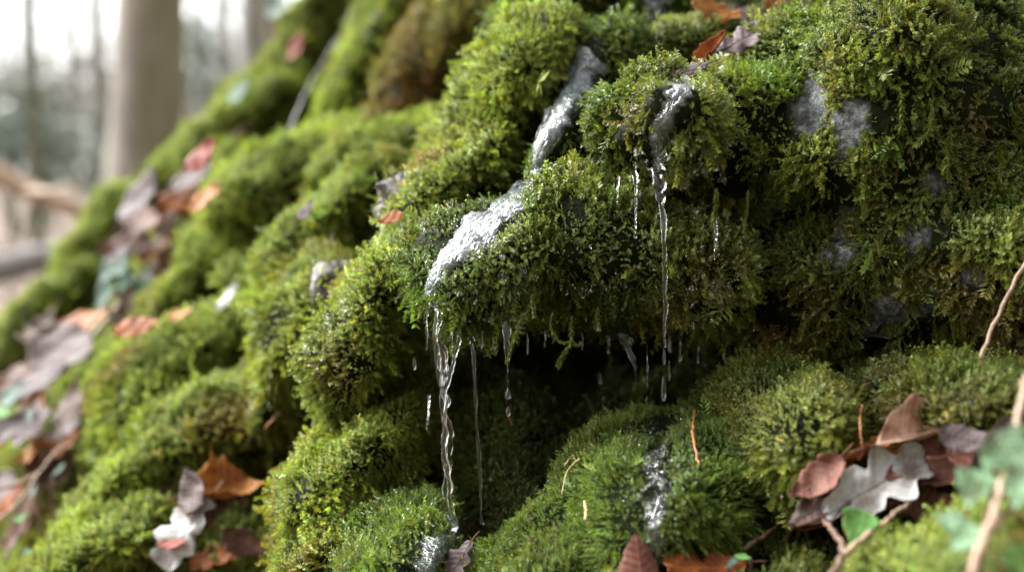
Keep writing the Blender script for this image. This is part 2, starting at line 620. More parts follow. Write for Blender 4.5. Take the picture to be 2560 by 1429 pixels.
# stone left bare, and water courses, where little moss grows: (X, Y, radius px)
BARE = [(2038, 215, 44), (2040, 265, 46), (2112, 300, 49), (2120, 345, 44), (2100, 585, 31), (2112, 640, 44), (2290, 590, 46), (2215, 735, 41), (2200, 810, 54), (2180, 850, 52),
        (2235, 790, 39), (2325, 730, 36), (1000, 470, 10), (985, 520, 10), (965, 580, 10), (840, 690, 10), (800, 740, 10), (2060, 660, 24), (2420, 700, 26), (1950, 480, 22), (2330, 470, 24)]
STREAMS = {   # pixel courses: (X, Y, half width px)
    'upper': [(1490, 150, 48), (1455, 190, 46), (1425, 250, 40), (1390, 310, 36), (1365, 370, 26), (1352, 430, 22), (1335, 475, 26), (1285, 515, 46), (1225, 565, 56), (1165, 615, 52), (1118, 665, 36), (1092, 720, 24), (1082, 775, 22)],
    'top': [(1650, -20, 40), (1632, 30, 30), (1622, 80, 22)],
    'middle': [(1725, 205, 30), (1690, 250, 44), (1665, 300, 40), (1650, 345, 34), (1648, 395, 30), (1655, 440, 24)],
    'lower': [(1660, 1040, 40), (1640, 1110, 46), (1635, 1180, 44), (1650, 1250, 42), (1640, 1320, 40), (1655, 1400, 46)],
    'bottom': [(1145, 1320, 40), (1110, 1355, 44), (1075, 1400, 52), (1050, 1450, 56)],
}

# ------------------------------------------------------------------ moss shoots
DENS = 21.0          # shoots per square of one shoot length
def tmpl_catkin(g, K=8, per=3, bend=.4):
    """a curved shoot clothed in whorls of small leaves"""
    T, sh = [], []
    bx = g.uniform(-bend, bend)
    for i in range(K):
        t = (i + .3) / K
        c = np.array([bx * t * t, 0.0, t])
        ph0 = g.uniform(0, 6.28)
        for j in range(per):
            ph = ph0 + 6.283 * j / per + g.uniform(-.4, .4)
            o = np.array([math.cos(ph), math.sin(ph), 0.0])
            s = np.array([-math.sin(ph), math.cos(ph), 0.0])
            ln = .25 * (1.1 - .55 * t) * g.uniform(.8, 1.25)
            el = g.uniform(.35, 1.0)
            tip = c + ln * (o * math.cos(el) + np.array([0, 0, 1.0]) * math.sin(el))
            T.append([c + s * .075, c - s * .075, tip])
            sh.append(g.uniform(.75, 1.2) * (1.0 + .2 * t))
    return np.array(T).reshape(-1, 3), np.array(sh)


def tmpl_feather(g, pairs=6):
    """a flat, once-branched shoot like a tiny fern"""
    T, sh = [], []
    bx, by = g.uniform(-.45, .45), g.uniform(-.2, .2)
    ax = lambda t: np.array([bx * t * t, by * t, t * (1 - .15 * abs(bx))])
    for i in range(4):
        a, b = ax(i / 4), ax((i + 1) / 4)
        w = np.array([.022, .022, 0])
        T += [[a - w, a + w, b]]
        sh.append(.9)
    for i in range(pairs):
        t = .12 + .82 * i / pairs
        for sgn in (-1, 1):
            a = ax(t)
            ln = (.34 * math.sin(math.pi * (t * .8 + .2)) + .05) * g.uniform(.75, 1.2)
            d = np.array([g.uniform(-.25, .25), sgn * .8, .62 + g.uniform(-.15, .15)])
            d /= np.linalg.norm(d)
            w = np.cross(d, [1, g.uniform(-.8, .8), .2])
            w /= np.linalg.norm(w) + 1e-9
            mid = a + d * ln * .45
            T += [[a, mid + w * .045, mid - w * .045], [mid - w * .05, mid + w * .05, a + d * ln]]
            q = g.uniform(.75, 1.25)
            sh += [q, q * 1.12]
    return np.array(T).reshape(-1, 3), np.array(sh)


def tmpl_star(g, n=13):
    """a spiky shoot: needles all around a short stem"""
    T, sh = [], []
    for i in range(n):
        t = .25 + .55 * (i / n)
        ph = i * 2.4 + g.uniform(-.3, .3)
        el = .35 + .95 * (i / n) + g.uniform(-.1, .1)
        d = np.array([math.cos(ph) * math.cos(el), math.sin(ph) * math.cos(el), math.sin(el)])
        s = np.array([-math.sin(ph), math.cos(ph), 0])
        c = np.array([0, 0, t])
        ln = .30 * g.uniform(.8, 1.2)
        T.append([c + s * .034, c - s * .034, c + d * ln])
        sh.append(g.uniform(.8, 1.25))
    return np.array(T).reshape(-1, 3), np.array(sh)


TG = np.random.default_rng(11)
TEMPLATES = [[tmpl_catkin(TG) for _ in range(8)], [tmpl_feather(TG) for _ in range(8)], [tmpl_star(TG) for _ in range(6)]]


def seg_dist(X, Y, path):
    """signed distance in pixels to a course minus its half width"""
    out = np.full(len(X), 1e9)
    p = np.array(path, dtype=float)
    for a, b in zip(p[:-1], p[1:]):
        ab = b[:2] - a[:2]
        t = np.clip(((X - a[0]) * ab[0] + (Y - a[1]) * ab[1]) / (ab @ ab), 0, 1)
        dd = np.hypot(X - a[0] - t * ab[0], Y - a[1] - t * ab[1]) - (a[2] + t * (b[2] - a[2]))
        out = np.minimum(out, dd)
    return out


# where the bank carries water over the moss, in pixels: wet shoots glisten here
WETZ = [(1150, 760, 120), (1300, 790, 110), (1450, 800, 110), (1600, 790, 130), (1690, 760, 110), (1660, 420, 110), (1800, 640, 150), (1800, 860, 110), (1660, 1080, 120), (1640, 1250, 110),
        (830, 790, 75), (785, 900, 60), (1080, 1080, 90), (1060, 1350, 120), (1250, 700, 110), (1130, 720, 90), (1500, 700, 120), (1750, 430, 120)]


def grow(b, V, Q, skip=None):
    """scatter shoots over a body; returns the mesh of its moss"""
    A, B_, C_, D_ = V[Q[:, 0]], V[Q[:, 1]], V[Q[:, 2]], V[Q[:, 3]]
    nrm = np.cross(C_ - A, D_ - B_)
    ar = np.linalg.norm(nrm, axis=1) * .5
    nrm = nrm / (2 * ar[:, None] + 1e-12)
    cen = (A + B_ + C_ + D_) / 4
    if b.get('sheet'):
        nrm = np.where(((nrm * cen).sum(1) > 0)[:, None], -nrm, nrm)
    X, Y, d = proj(cen)
    face = -(nrm * cen).sum(1) / np.linalg.norm(cen, axis=1)
    ok = (face > -.45) & (X > -160) & (X < 2720) & (Y > -170) & (Y < 1600)
    # hidden faces get fewer shoots
    keep = np.where(face > -.1, 1.0, .5)
    for i in np.nonzero(ok)[0]:
        p = cen[i] + nrm[i] * .006
        L = math.sqrt(p @ p)
        h = TREE.ray_cast(Vector((0, 0, 0)), Vector(p / L), L - .004)
        if h[0] is not None and L - h[3] > .012:
            keep[i] = .3 if L - h[3] < .12 else .07
    ln = .0083 * np.maximum(1.0, d / 1.15) ** .45 * b.get('len', 1.0)
    lam = np.where(ok, ar * DENS / ln ** 2 * keep * b.get('dens', 1.0), 0)
    cnt = rng.poisson(lam)
    fi = np.repeat(np.arange(len(Q)), cnt)
    if not len(fi):
        return None
    u, v = rng.random(len(fi))[:, None], rng.random(len(fi))[:, None]
    P = (A[fi] * (1 - u) + B_[fi] * u) * (1 - v) + (D_[fi] * (1 - u) + C_[fi] * u) * v
    N = nrm[fi]
    # not inside a neighbouring body, not on bare stone, sparse under the streams and in hollows
    lo, hi = P.min(0), P.max(0)
    keepm = np.ones(len(P), bool)
    Pq = P + N * .004
    for o in BODIES:
        if o is b:
            continue
        l2, h2 = o['body'].bounds()
        if (l2 > hi).any() or (h2 < lo).any():
            continue
        m = keepm & (Pq > l2).all(1) & (Pq < h2).all(1)
        if m.any():
            keepm[m] &= o['body'].sdf(Pq[m]) > 0
    X, Y, d = proj(P)
    pr = np.ones(len(P))
    for bx, by, r in BARE:
        q = np.hypot((X - bx) * 1.3 + (Y - by) * .35, (Y - by) * .85) + 20 * fbm(P, .02, 77, 3)
        pr *= np.clip((q - r * .75) / (r * .45), .02, 1)
    wet = np.full(len(P), float(b.get('wet', 0)))
    short = np.ones(len(P))
    for path in STREAMS.values():
        sd = seg_dist(X, Y, path)
        pr *= np.clip(.62 + sd / 42, .6 if path[0][0] == 1660 else .42, 1)
        short = np.minimum(short, np.clip(.78 + sd / 60, .40, 1))
        wet = np.maximum(wet, np.clip(1 - sd / 34, 0, 1))
    for wx, wy, r in WETZ:
        wet = np.maximum(wet, np.clip(1.5 * (1 - np.hypot(X - wx, Y - wy) / r), 0, .95))
    wet *= np.clip(.55 + 1.2 * noise3(P, .018, 78), 0, 1)
    if b.get('sheet'):                                           # moss thinned at the hollow's back; near-black peat paints in its shade
        pr *= np.clip(1.6 * (np.hypot((X - 1500) / 340, (Y - 870) / 80) - .75), .12, 1)
    pr *= np.where(N[:, 2] < -.35, .5, 1.0)
    tuft = fbm(P, .024, 79, 2)
    pr *= np.clip(1.0 + b.get('gap', .9) * tuft, .3 if 'gap' not in b else .2, 1.4)
    P = P + N * (np.clip(tuft, -.3, .9) * .0035)[:, None]
    keepm &= rng.random(len(P)) < pr
    short = short[keepm]
    P, N, X, Y, d, wet, tuft = P[keepm], N[keepm], X[keepm], Y[keepm], d[keepm], wet[keepm], tuft[keepm]
    n = len(P)
    if n == 0:
        return None
    ln = .0083 * np.maximum(1.0, d / 1.15) ** .45 * b.get('len', 1.0)
    steep = np.clip(1 - N[:, 2], 0, 1.6)
    up = np.array([0, 0, 1.0])
    side = rng.normal(size=(n, 3))
    comb = np.stack([noise3(P, .03, 81), noise3(P, .03, 82), noise3(P, .03, 83)], 1)     # neighbours lean alike
    Dv = N * .85 + up * (.55 - .85 * steep)[:, None] + .42 * side + .8 * comb
    Dv /= np.linalg.norm(Dv, axis=1)[:, None]
    rv = rng.normal(size=(n, 3))
    Av = np.cross(Dv, rv)
    Av /= np.linalg.norm(Av, axis=1)[:, None]
    Bv = np.cross(Dv, Av)
    S = short * ln * np.exp(rng.normal(0, .28, n)) * (1 + .3 * noise3(P, .035, 84)) * np.clip(.95 + .3 * tuft, .6, 1.4) * np.where(N[:, 2] < -.05, np.where(rng.random(n) < .12, 1.7, .95), 1.0)
    # colour: patches of fresh, plain and old moss, and each shoot a little of its own
    pal = np.array(PAL[b['pal']])
    if b.get('sheet'):
        w = np.clip((1250 - X) / 500, 0, 1)[:, None, None]
        pal = np.array(PAL['deep'])[None] * (1 - w) + np.array(PAL['lime'])[None] * w
    else:
        pal = np.broadcast_to(pal, (n, 3, 3))
    if b['pal'] == 'olive':                                      # a second, greener species in patches
        w = np.clip(.12 + 1.3 * fbm(P, .075, 91, 2) + (X > 2150) * (Y < 420) * .5, 0, 1)[:, None, None]
        pal = pal * (1 - w) + .85 * np.array(PAL['green'])[None] * w
    q1 = fbm(P, .05, 85, 2) + rng.normal(0, .28, n)
    q2 = fbm(P, .07, 86, 2) + rng.normal(0, .22, n)
    wm = np.clip(.5 + .8 * q1, 0, 1)[:, None]
    wo = np.clip((q2 - .75 + 1.5 * b['mix']) * 1.2, 0, 1)[:, None]
    tint = pal[:, 0] * (1 - wm) + pal[:, 1] * wm
    tint = tint * (1 - wo) + pal[:, 2] * wo
    tint = tint * np.exp(rng.normal(0, .22, n))[:, None]
    tint[:, 0] *= np.exp(rng.normal(0, .10, n))
    st = b.get('style', (.82, .07, .11))
    qs = np.clip(.5 + .5 * fbm(P, .06, 87, 2) + rng.normal(0, .15, n), 0, .999)
    kind = np.where(qs < st[0], 0, np.where(qs < st[0] + st[1], 1, 2))
    Vs, Ts, Ws = [], [], []
    for k in range(3):
        grp = TEMPLATES[k]
        var = rng.integers(0, len(grp), n)
        for vi, (tv, ts) in enumerate(grp):
            m = np.nonzero((kind == k) & (var == vi))[0]
            if not len(m):
                continue
            nt = len(tv) // 3
            W = (P[m] - N[m] * .001)[:, None, :] + S[m][:, None, None] * (tv[None, :, 0:1] * Av[m][:, None] + tv[None, :, 1:2] * Bv[m][:, None] + tv[None, :, 2:3] * Dv[m][:, None])
            Vs.append(W.reshape(-1, 3).astype(np.float32))
            Ts.append((tint[m][:, None, :] * ts[None, :, None]).reshape(-1, 3).astype(np.float32))
            Ws.append(np.repeat(wet[m], nt).astype(np.float32))
    W = np.concatenate(Vs)
    T = np.concatenate(Ts)
    nt = len(T)
    me = new_mesh('moss_cover', W, np.arange(3 * nt), np.full(nt, 3), smooth=False)
    a = me.attributes.new('tint', 'FLOAT_COLOR', 'FACE')
    a.data.foreach_set('color', np.c_[T, np.ones(nt, np.float32)].astype(np.float32).ravel())
    a = me.attributes.new('wet', 'FLOAT', 'FACE')
    a.data.foreach_set('value', np.concatenate(Ws))
    b['n'] = n
    return me


def bare_attr(me, V):
    X, Y, d = proj(V)
    v = np.zeros(len(V))
    for bx, by, r in BARE:
        q = np.hypot((X - bx) * 1.3 + (Y - by) * .35, (Y - by) * .85) + 20 * fbm(V, .02, 77, 3)
        v = np.maximum(v, np.clip((r * 1.25 - q) / (r * .25), 0, 1))
    a = me.attributes.new('bare', 'FLOAT', 'POINT')
    a.data.foreach_set('value', v.astype(np.float32))


total = 0
for b in BODIES:
    nm = b.get('name', 'mossy_rock')
    me = new_mesh(nm, b['V'], b['Q'].ravel(), np.full(len(b['Q']), 4))
    bare_attr(me, b['V'])
    o = obj(nm, me, STONE if b.get('bare') else ROCK)
    tag(o, b['label'], b.get('cat', 'mossy rock'), None if 'name' in b else HUM)
    mm = grow(b, b['V'], b['Q'])
    if mm is not None:
        tag(obj('moss_cover', mm, MOSS, o), kind='stuff')
        total += b['n']
me = new_mesh('bank_terrain', SHEET['V'], SHEET['Q'].ravel(), np.full(len(SHEET['Q']), 4))
bare_attr(me, SHEET['V'])
tag(obj('bank_terrain', me, ROCK), 'dark peaty slope between the mossy rocks', 'terrain', kind='structure')
mm = grow(SHEET, SHEET['V'], SHEET['Q'])
tag(obj('moss_carpet', mm, MOSS), 'deep green moss carpet filling the gaps between the rocks', 'moss', kind='stuff')
print('SHOOTS', total, SHEET['n'])

# ------------------------------------------------------------------ forest floor and the wood behind
def ground_z(x, y):
    x, y = np.asarray(x, float), np.asarray(y, float)
    far = np.clip(y - 4.5, 0, 36)
    z = -0.52 + .058 * far + .0004 * far ** 2
    z = z + np.clip(-y - .7, 0, 9) * .95 * np.clip((x + 6) / 5, .15, 1)                        # unseen slope added behind the camera to block low sky light
    z = z + np.clip(x - .5, 0, 8) * .55 * np.clip((y - 1.5) / 2, 0, 1)
    return z + .05 * np.sin(x * 1.3 + .7 * y) * np.clip(y / 4, 0, 1)


LITTER = noisy('leaf_litter_floor', [(.25, (.035, .025, .014)), (.45, (.11, .072, .045)), (.6, (.19, .135, .09)), (.75, (.09, .08, .03))], 9, .8, .02, 40)
gx = np.concatenate([np.linspace(-60, -8, 20), np.linspace(-7, 7, 60), np.linspace(8, 60, 20)])
gy = np.concatenate([np.linspace(-40, -3, 14), np.linspace(-2.5, 12, 60), np.linspace(13, 140, 40)])
GX, GY = np.meshgrid(gx, gy)
GV = np.stack([GX.ravel(), GY.ravel(), ground_z(GX, GY).ravel()], 1)
m_ = len(gx)
gi = (np.arange(len(gy) - 1)[:, None] * m_ + np.arange(m_ - 1)[None]).ravel()
tag(obj('ground', new_mesh('ground', GV, np.stack([gi, gi + 1, gi + m_ + 1, gi + m_], 1), np.full(len(gi), 4)), LITTER), kind='structure')


def gpoint(X, Y):
    """where the line of sight through a pixel meets the forest floor"""
    r = at(X, Y, 1.0)
    t = np.linspace(.6, 60, 4000)
    k = np.argmax(r[2] * t < ground_z(r[0] * t, r[1] * t))
    return r * t[k]


def bark_mat(name, a, b_, c, moss=0.0):
    m, n, l, p = nmat(name)
    t = noise_node(n, l, 3.2, 6, .6, stretch=(2.0, 2.0, .7))
    r = ramp(n, [(.3, a), (.5, b_), (.72, c)])
    l.new(t.outputs['Fac'], r.inputs[0])
    last = r.outputs[0]
    if moss:
        ge = n.new('ShaderNodeNewGeometry')
        dt = n.new('ShaderNodeVectorMath')
        dt.operation = 'DOT_PRODUCT'
        dt.inputs[1].default_value = (.93, -.35, .1)
        l.new(ge.outputs['Normal'], dt.inputs[0])
        t2 = noise_node(n, l, 3, 4, .6)
        ad = n.new('ShaderNodeMath')
        ad.operation = 'ADD'
        l.new(dt.outputs['Value'], ad.inputs[0])
        l.new(t2.outputs['Fac'], ad.inputs[1])
        mr = n.new('ShaderNodeMapRange')
        mr.inputs['From Min'].default_value = .62
        mr.inputs['From Max'].default_value = 1.15
        mr.inputs['To Max'].default_value = moss
        l.new(ad.outputs[0], mr.inputs[0])
        mx = n.new('ShaderNodeMix')
        mx.data_type = 'RGBA'
        l.new(mr.outputs[0], mx.inputs[0])
        l.new(last, mx.inputs[6])
        mx.inputs[7].default_value = (.075, .085, .018, 1)
        last = mx.outputs[2]
    l.new(last, p.inputs['Base Color'])
    p.inputs['Roughness'].default_value = .85
    bp = n.new('ShaderNodeBump')
    bp.inputs['Distance'].default_value = .04
    l.new(t.outputs['Fac'], bp.inputs['Height'])
    l.new(bp.outputs[0], p.inputs['Normal'])
    return m


BARK = {'beige': bark_mat('bark_beige', (.075, .063, .05), (.185, .16, .128), (.30, .27, .23), .6),
        'dark': bark_mat('bark_dark', (.03, .028, .018), (.055, .052, .034), (.09, .085, .055), .6),
        'grey': bark_mat('bark_grey', (.13, .125, .11), (.20, .19, .17), (.28, .27, .25), .4),
        'brown': bark_mat('bark_brown', (.09, .06, .045), (.15, .105, .08), (.21, .16, .12), .3)}


def branchy(mb, base, dirn, length, rad, depth, g):
    n = 7
    pts = [np.array(base)]
    d = np.array(dirn) / np.linalg.norm(dirn)
    for i in range(n):
        d = d + g.normal(0, .13, 3) + np.array([0, 0, .05])
        d /= np.linalg.norm(d)
        pts.append(pts[-1] + d * length / n)
    mb.tube(pts, np.linspace(rad, rad * .3, n + 1), 6 if depth > 1 else 4)
    if depth > 0:
        for i in range(2, n + 1):
            if g.random() < .8:
                dd = d * .5 + g.normal(0, .6, 3)
                branchy(mb, pts[i], dd, length * g.uniform(.35, .6), rad * .45, depth - 1, g)


def tree(X, wpx, d, bark, label, lean=0.0, seed=0, height=None, group='trunks of the wood behind the bank'):
    """a bare winter tree standing d metres away, its trunk wpx photo pixels wide"""
    g = np.random.default_rng(seed + 100)
    c = at(X, 300, d)
    r0 = wpx * PX * d / 2
    z0 = float(ground_z(c[0], c[1])) - .15
    h = height or 7 + 3 * g.random()
    root = empty('tree', (c[0], c[1], z0))
    tag(root, label, 'tree', group)
    mb = MB()
    zz = np.linspace(0, 1, 26) ** 1.3
    pts, rad = [], []
    for t in zz:
        z = z0 + t * h
        k = (c[2] - z) * lean
        pts.append([c[0] + k + r0 * .25 * math.sin(3 * t * 3 + seed), c[1] + r0 * .2 * math.sin(7 * t + seed), z])
        rad.append(r0 * (1 - .62 * t + .55 * math.exp(-(z - z0) / (r0 * 2.5))) * (1 + .05 * math.sin(17 * t + seed) + .04 * math.sin(41 * t + 2 * seed)))
    mb.tube(pts, rad, 18)
    mb.build('trunk', BARK[bark], root)
    cr = MB()
    for i in range(9):
        t = .28 + .7 * (i / 9)
        p = [np.interp(t, zz, [q[k] for q in pts]) for k in range(3)]
        ph = g.uniform(0, 6.28)
        branchy(cr, p, (math.cos(ph), math.sin(ph), .55), h * g.uniform(.18, .32), r0 * .3 * (1.1 - t), 2, g)
    cr.build('crown', BARK[bark], root)


tree(340, 184, 6.0, 'beige', 'thick beige tree trunk, mossy on its right side, rising behind the bank', -.065, 1)
tree(84, 36, 8.5, 'dark', 'slim dark trunk left of the thick beige trunk', .0, 2)
tree(697, 40, 7.0, 'brown', 'brown trunk half hidden by the bank skyline', .02, 3)
tree(645, 86, 12, 'grey', 'broad pale grey trunk beside the brown one on the skyline', .01, 4)
tree(452, 15, 9, 'dark', 'thin dark stem just right of the thick beige trunk', .03, 5)
tree(236, 42, 15, 'grey', 'pale grey trunk touching the left side of the thick beige trunk', -.01, 6)
tree(182, 30, 19, 'grey', 'slender pale trunk midway between the dark and the thick trunk', .02, 7)
tree(24, 26, 16, 'grey', 'pale trunk at the far left of the wood', -.02, 8)
tree(505, 34, 20, 'grey', 'pale distant trunk under the bright sky gap', .015, 9)
tree(565, 30, 24, 'grey', 'distant trunk left of the broad grey one', -.015, 10)
tree(135, 20, 24, 'brown', 'thin distant brownish trunk right of the slim dark one', .02, 11)
tree(420, 26, 18, 'beige', 'pale distant trunk in the gap right of the thick beige trunk', .0, 12)

g = np.random.default_rng(5)
mb = MB()
for i in range(420):
    d = g.uniform(22, 60)
    X = g.uniform(-250, 1100) if i < 230 else g.uniform(-2200, -250)
    c = at(X, 400, d)
    z0 = float(ground_z(c[0], c[1]))
    h = g.uniform(.8, 2.6) if i % 12 else g.uniform(4, 9)
    r = g.uniform(.03, .12)
    sw = g.normal(0, .4, 2)
    mb.tube([[c[0] + sw[0] * t, c[1] + sw[1] * t, z0 + h * t] for t in np.linspace(0, 1, 6)], np.linspace(r, r * .4, 6), 6)
    for k in range(6 if h > 3 else 12):
        t = g.uniform(.05, .9)
        ph = g.uniform(0, 6.28)
        L = g.uniform(.6, 2.2)
        a = np.array([c[0] + sw[0] * t, c[1] + sw[1] * t, z0 + h * t])
        dd = np.array([math.cos(ph), math.sin(ph), g.uniform(.1, .9)])
        mb.tube([a, a + dd * L * .5 + g.normal(0, .08, 3), a + dd * L], [r * .3, r * .22, r * .12], 4, cap=False)
tag(mb.build('distant_wood', BARK['grey']), 'pale bare stems and twigs of the far-off wood', 'wood', kind='stuff')

# evergreen shrubs: many small leaves on stems
EVER = noisy('evergreen_leaf', [(.3, (.08, .11, .075)), (.6, (.14, .18, .13)), (.8, (.20, .25, .20))], 5, .35)
for lab, X, Y, d, rx, rz, nl in [
        ('dim bluish evergreen shrub at the left edge of the wood', 40, 345, 9.5, .42, .32, 1500),
        ('low bluish evergreen shrub between the slim dark trunk and the thick one', 140, 400, 11, .42, .28, 1300),
        ('small evergreen sapling in the gap right of the thick beige trunk', 492, 150, 13, .26, .42, 700)]:
    c = at(X, Y, d)
    root = empty('evergreen_shrub', (c[0], c[1], float(ground_z(c[0], c[1]))))
    tag(root, lab, 'shrub', 'evergreen shrubs in the wood')
    st = MB()
    z0 = float(ground_z(c[0], c[1])) - .1
    for k in range(5):
        e = c + np.array([g.normal(0, rx * .5), g.normal(0, rx * .5), g.uniform(0, rz)])
        st.tube(spline([[c[0], c[1], z0], [(c[0] + e[0]) / 2 + g.normal(0, .04), c[1], (z0 + e[2]) / 2], e], 7), np.linspace(.015, .004, 7), 5)
    st.build('stem', BARK['dark'], root)
    P = c + g.normal(0, 1, (nl, 3)) * np.array([rx, rx, rz]) * .55
    A = g.normal(0, 1, (nl, 3))
    A /= np.linalg.norm(A, axis=1)[:, None]
    B = np.cross(A, g.normal(0, 1, (nl, 3)))
    B /= np.linalg.norm(B, axis=1)[:, None]
    s = g.uniform(.025, .05, (nl, 1))
    V = np.stack([P - A * s, P + B * s * .45, P + A * s, P - B * s * .45], 1).reshape(-1, 3)
    obj('foliage', new_mesh('foliage', V, np.arange(4 * nl), np.full(nl, 4), False), EVER, root)

# ------------------------------------------------------------------ leaves
LEAFPAL = {  # dark, base, light
    'grey': [(0.045, 0.029, 0.028), (0.081, 0.057, 0.055), (0.117, 0.086, 0.083)],
    'silver': [(0.216, 0.209, 0.193), (0.384, 0.374, 0.350), (0.516, 0.508, 0.474)],
    'pink': [(0.047, 0.025, 0.020), (0.082, 0.055, 0.047), (0.113, 0.086, 0.078)],
    'tan': [(0.047, 0.022, 0.010), (0.082, 0.047, 0.027), (0.108, 0.074, 0.051)],
    'buff': [(.22, .11, .06), (.34, .21, .14), (.46, .33, .25)],
    'rust': [(.12, .030, .008), (.24, .075, .016), (.34, .12, .03)],
    'ochre': [(.14, .045, .008), (.28, .11, .018), (.40, .18, .04)],
    'brown': [(.035, .014, .007), (.085, .034, .016), (.15, .07, .035)],
    'beech': [(.07, .024, .015), (.15, .060, .040), (.24, .11, .08)],
    'red': [(0.120, 0.018, 0.009), (0.204, 0.042, 0.024), (0.270, 0.090, 0.060)],
    'ivy': [(0.035, 0.066, 0.042), (0.070, 0.119, 0.084), (0.119, 0.168, 0.133)],
    'paleivy': [(.10, .20, .09), (.19, .32, .17), (.32, .44, .30)],
    'darkivy': [(.015, .05, .025), (.035, .11, .055), (.08, .19, .10)],
    'fresh': [(.06, .15, .03), (.11, .26, .06), (.2, .38, .12)],
}
_leafmats = {}


def leaf_mat(pal):
    if pal in _leafmats:
        return _leafmats[pal]
    a, b_, c = LEAFPAL[pal]
    m, n, l, p = nmat('leaf_' + pal)
    t = noise_node(n, l, 90, 6, .7)
    r = ramp(n, [(.3, a), (.5, b_), (.72, c)])
    l.new(t.outputs['Fac'], r.inputs[0])
    uv = n.new('ShaderNodeUVMap')
    sx = n.new('ShaderNodeSeparateXYZ')
    l.new(uv.outputs[0], sx.inputs[0])

    def mth(op, x, y=None):
        k = n.new('ShaderNodeMath')
        k.operation = op
        for q, val in enumerate((x, y)):
            if val is None:
                continue
            if isinstance(val, (int, float)):
                k.inputs[q].default_value = val
            else:
                l.new(val, k.inputs[q])
        return k.outputs[0]
    av = mth('ABSOLUTE', mth('SUBTRACT', sx.outputs['Y'], .5))
    ph = mth('FRACT', mth('SUBTRACT', mth('MULTIPLY', sx.outputs['X'], 9.0), mth('MULTIPLY', av, 5.0)))
    dv = mth('ABSOLUTE', mth('SUBTRACT', ph, .5))
    side = mth('MULTIPLY', mth('LESS_THAN', dv, .045), .6)
    mid = mth('LESS_THAN', av, .018)
    ve = mth('MAXIMUM', side, mid)
    t3 = noise_node(n, l, 400, 3, .6)
    t4 = noise_node(n, l, 38, 5, .7)                             # damp blotches and rot spots
    rot = n.new('ShaderNodeMapRange')
    rot.inputs['From Min'].default_value = .5
    rot.inputs['From Max'].default_value = .66
    rot.inputs['To Max'].default_value = .75
    l.new(t4.outputs['Fac'], rot.inputs[0])
    rm = n.new('ShaderNodeMix')
    rm.data_type = 'RGBA'
    l.new(rot.outputs[0], rm.inputs[0])
    l.new(r.outputs[0], rm.inputs[6])
    rm.inputs[7].default_value = (a[0] * .5 + .02, a[1] * .32 + .006, a[2] * .25 + .002, 1)
    mx = n.new('ShaderNodeMix')
    mx.data_type = 'RGBA'
    l.new(mth('MULTIPLY', ve, mth('MULTIPLY', t3.outputs['Fac'], .8)), mx.inputs[0])
    l.new(rm.outputs[2], mx.inputs[6])
    mx.inputs[7].default_value = (*[q * .45 for q in b_], 1) if pal in ('grey', 'silver', 'pink', 'tan') else (*[min(1, q * 1.6) for q in c], 1)
    l.new(mx.outputs[2], p.inputs['Base Color'])
    p.inputs['Roughness'].default_value = .58
    p.inputs['Specular IOR Level'].default_value = .2
    bp = n.new('ShaderNodeBump')
    bp.inputs['Distance'].default_value = .0005
    l.new(mth('ADD', dv, t.outputs['Fac']), bp.inputs['Height'])
    l.new(bp.outputs[0], p.inputs['Normal'])
    tr = n.new('ShaderNodeBsdfTranslucent')
    l.new(mx.outputs[2], tr.inputs['Color'])
    ms = n.new('ShaderNodeMixShader')
    ms.inputs[0].default_value = .22
    l.new(p.outputs[0], ms.inputs[1])
    l.new(tr.outputs[0], ms.inputs[2])
    l.new(ms.outputs[0], n['Material Output'].inputs['Surface'])
    _leafmats[pal] = m
    return m


def half_width(kind, u):
    if kind == 'beech':
        return .33 * np.sin(np.pi * np.clip(u, 0, 1) ** .8) ** .75 * (1 - .25 * u) * (1 + .03 * np.sin(u * 60))
    if kind == 'oak':
        w = .30 * np.sin(np.pi * np.clip(u * .93 + .05, 0, 1)) ** .6 * (.55 + .6 * u)
        return w * (1 + .26 * np.sin(u * 21 + .6) + .08 * np.sin(u * 47))
    if kind == 'ivy':
        w = np.interp(u, [0, .06, .2, .32, .45, .55, .75, 1], [.10, .40, .47, .38, .40, .33, .16, 0])
        return w
    return .2 * np.sin(np.pi * np.clip(u, 0, 1)) ** .8        # lance


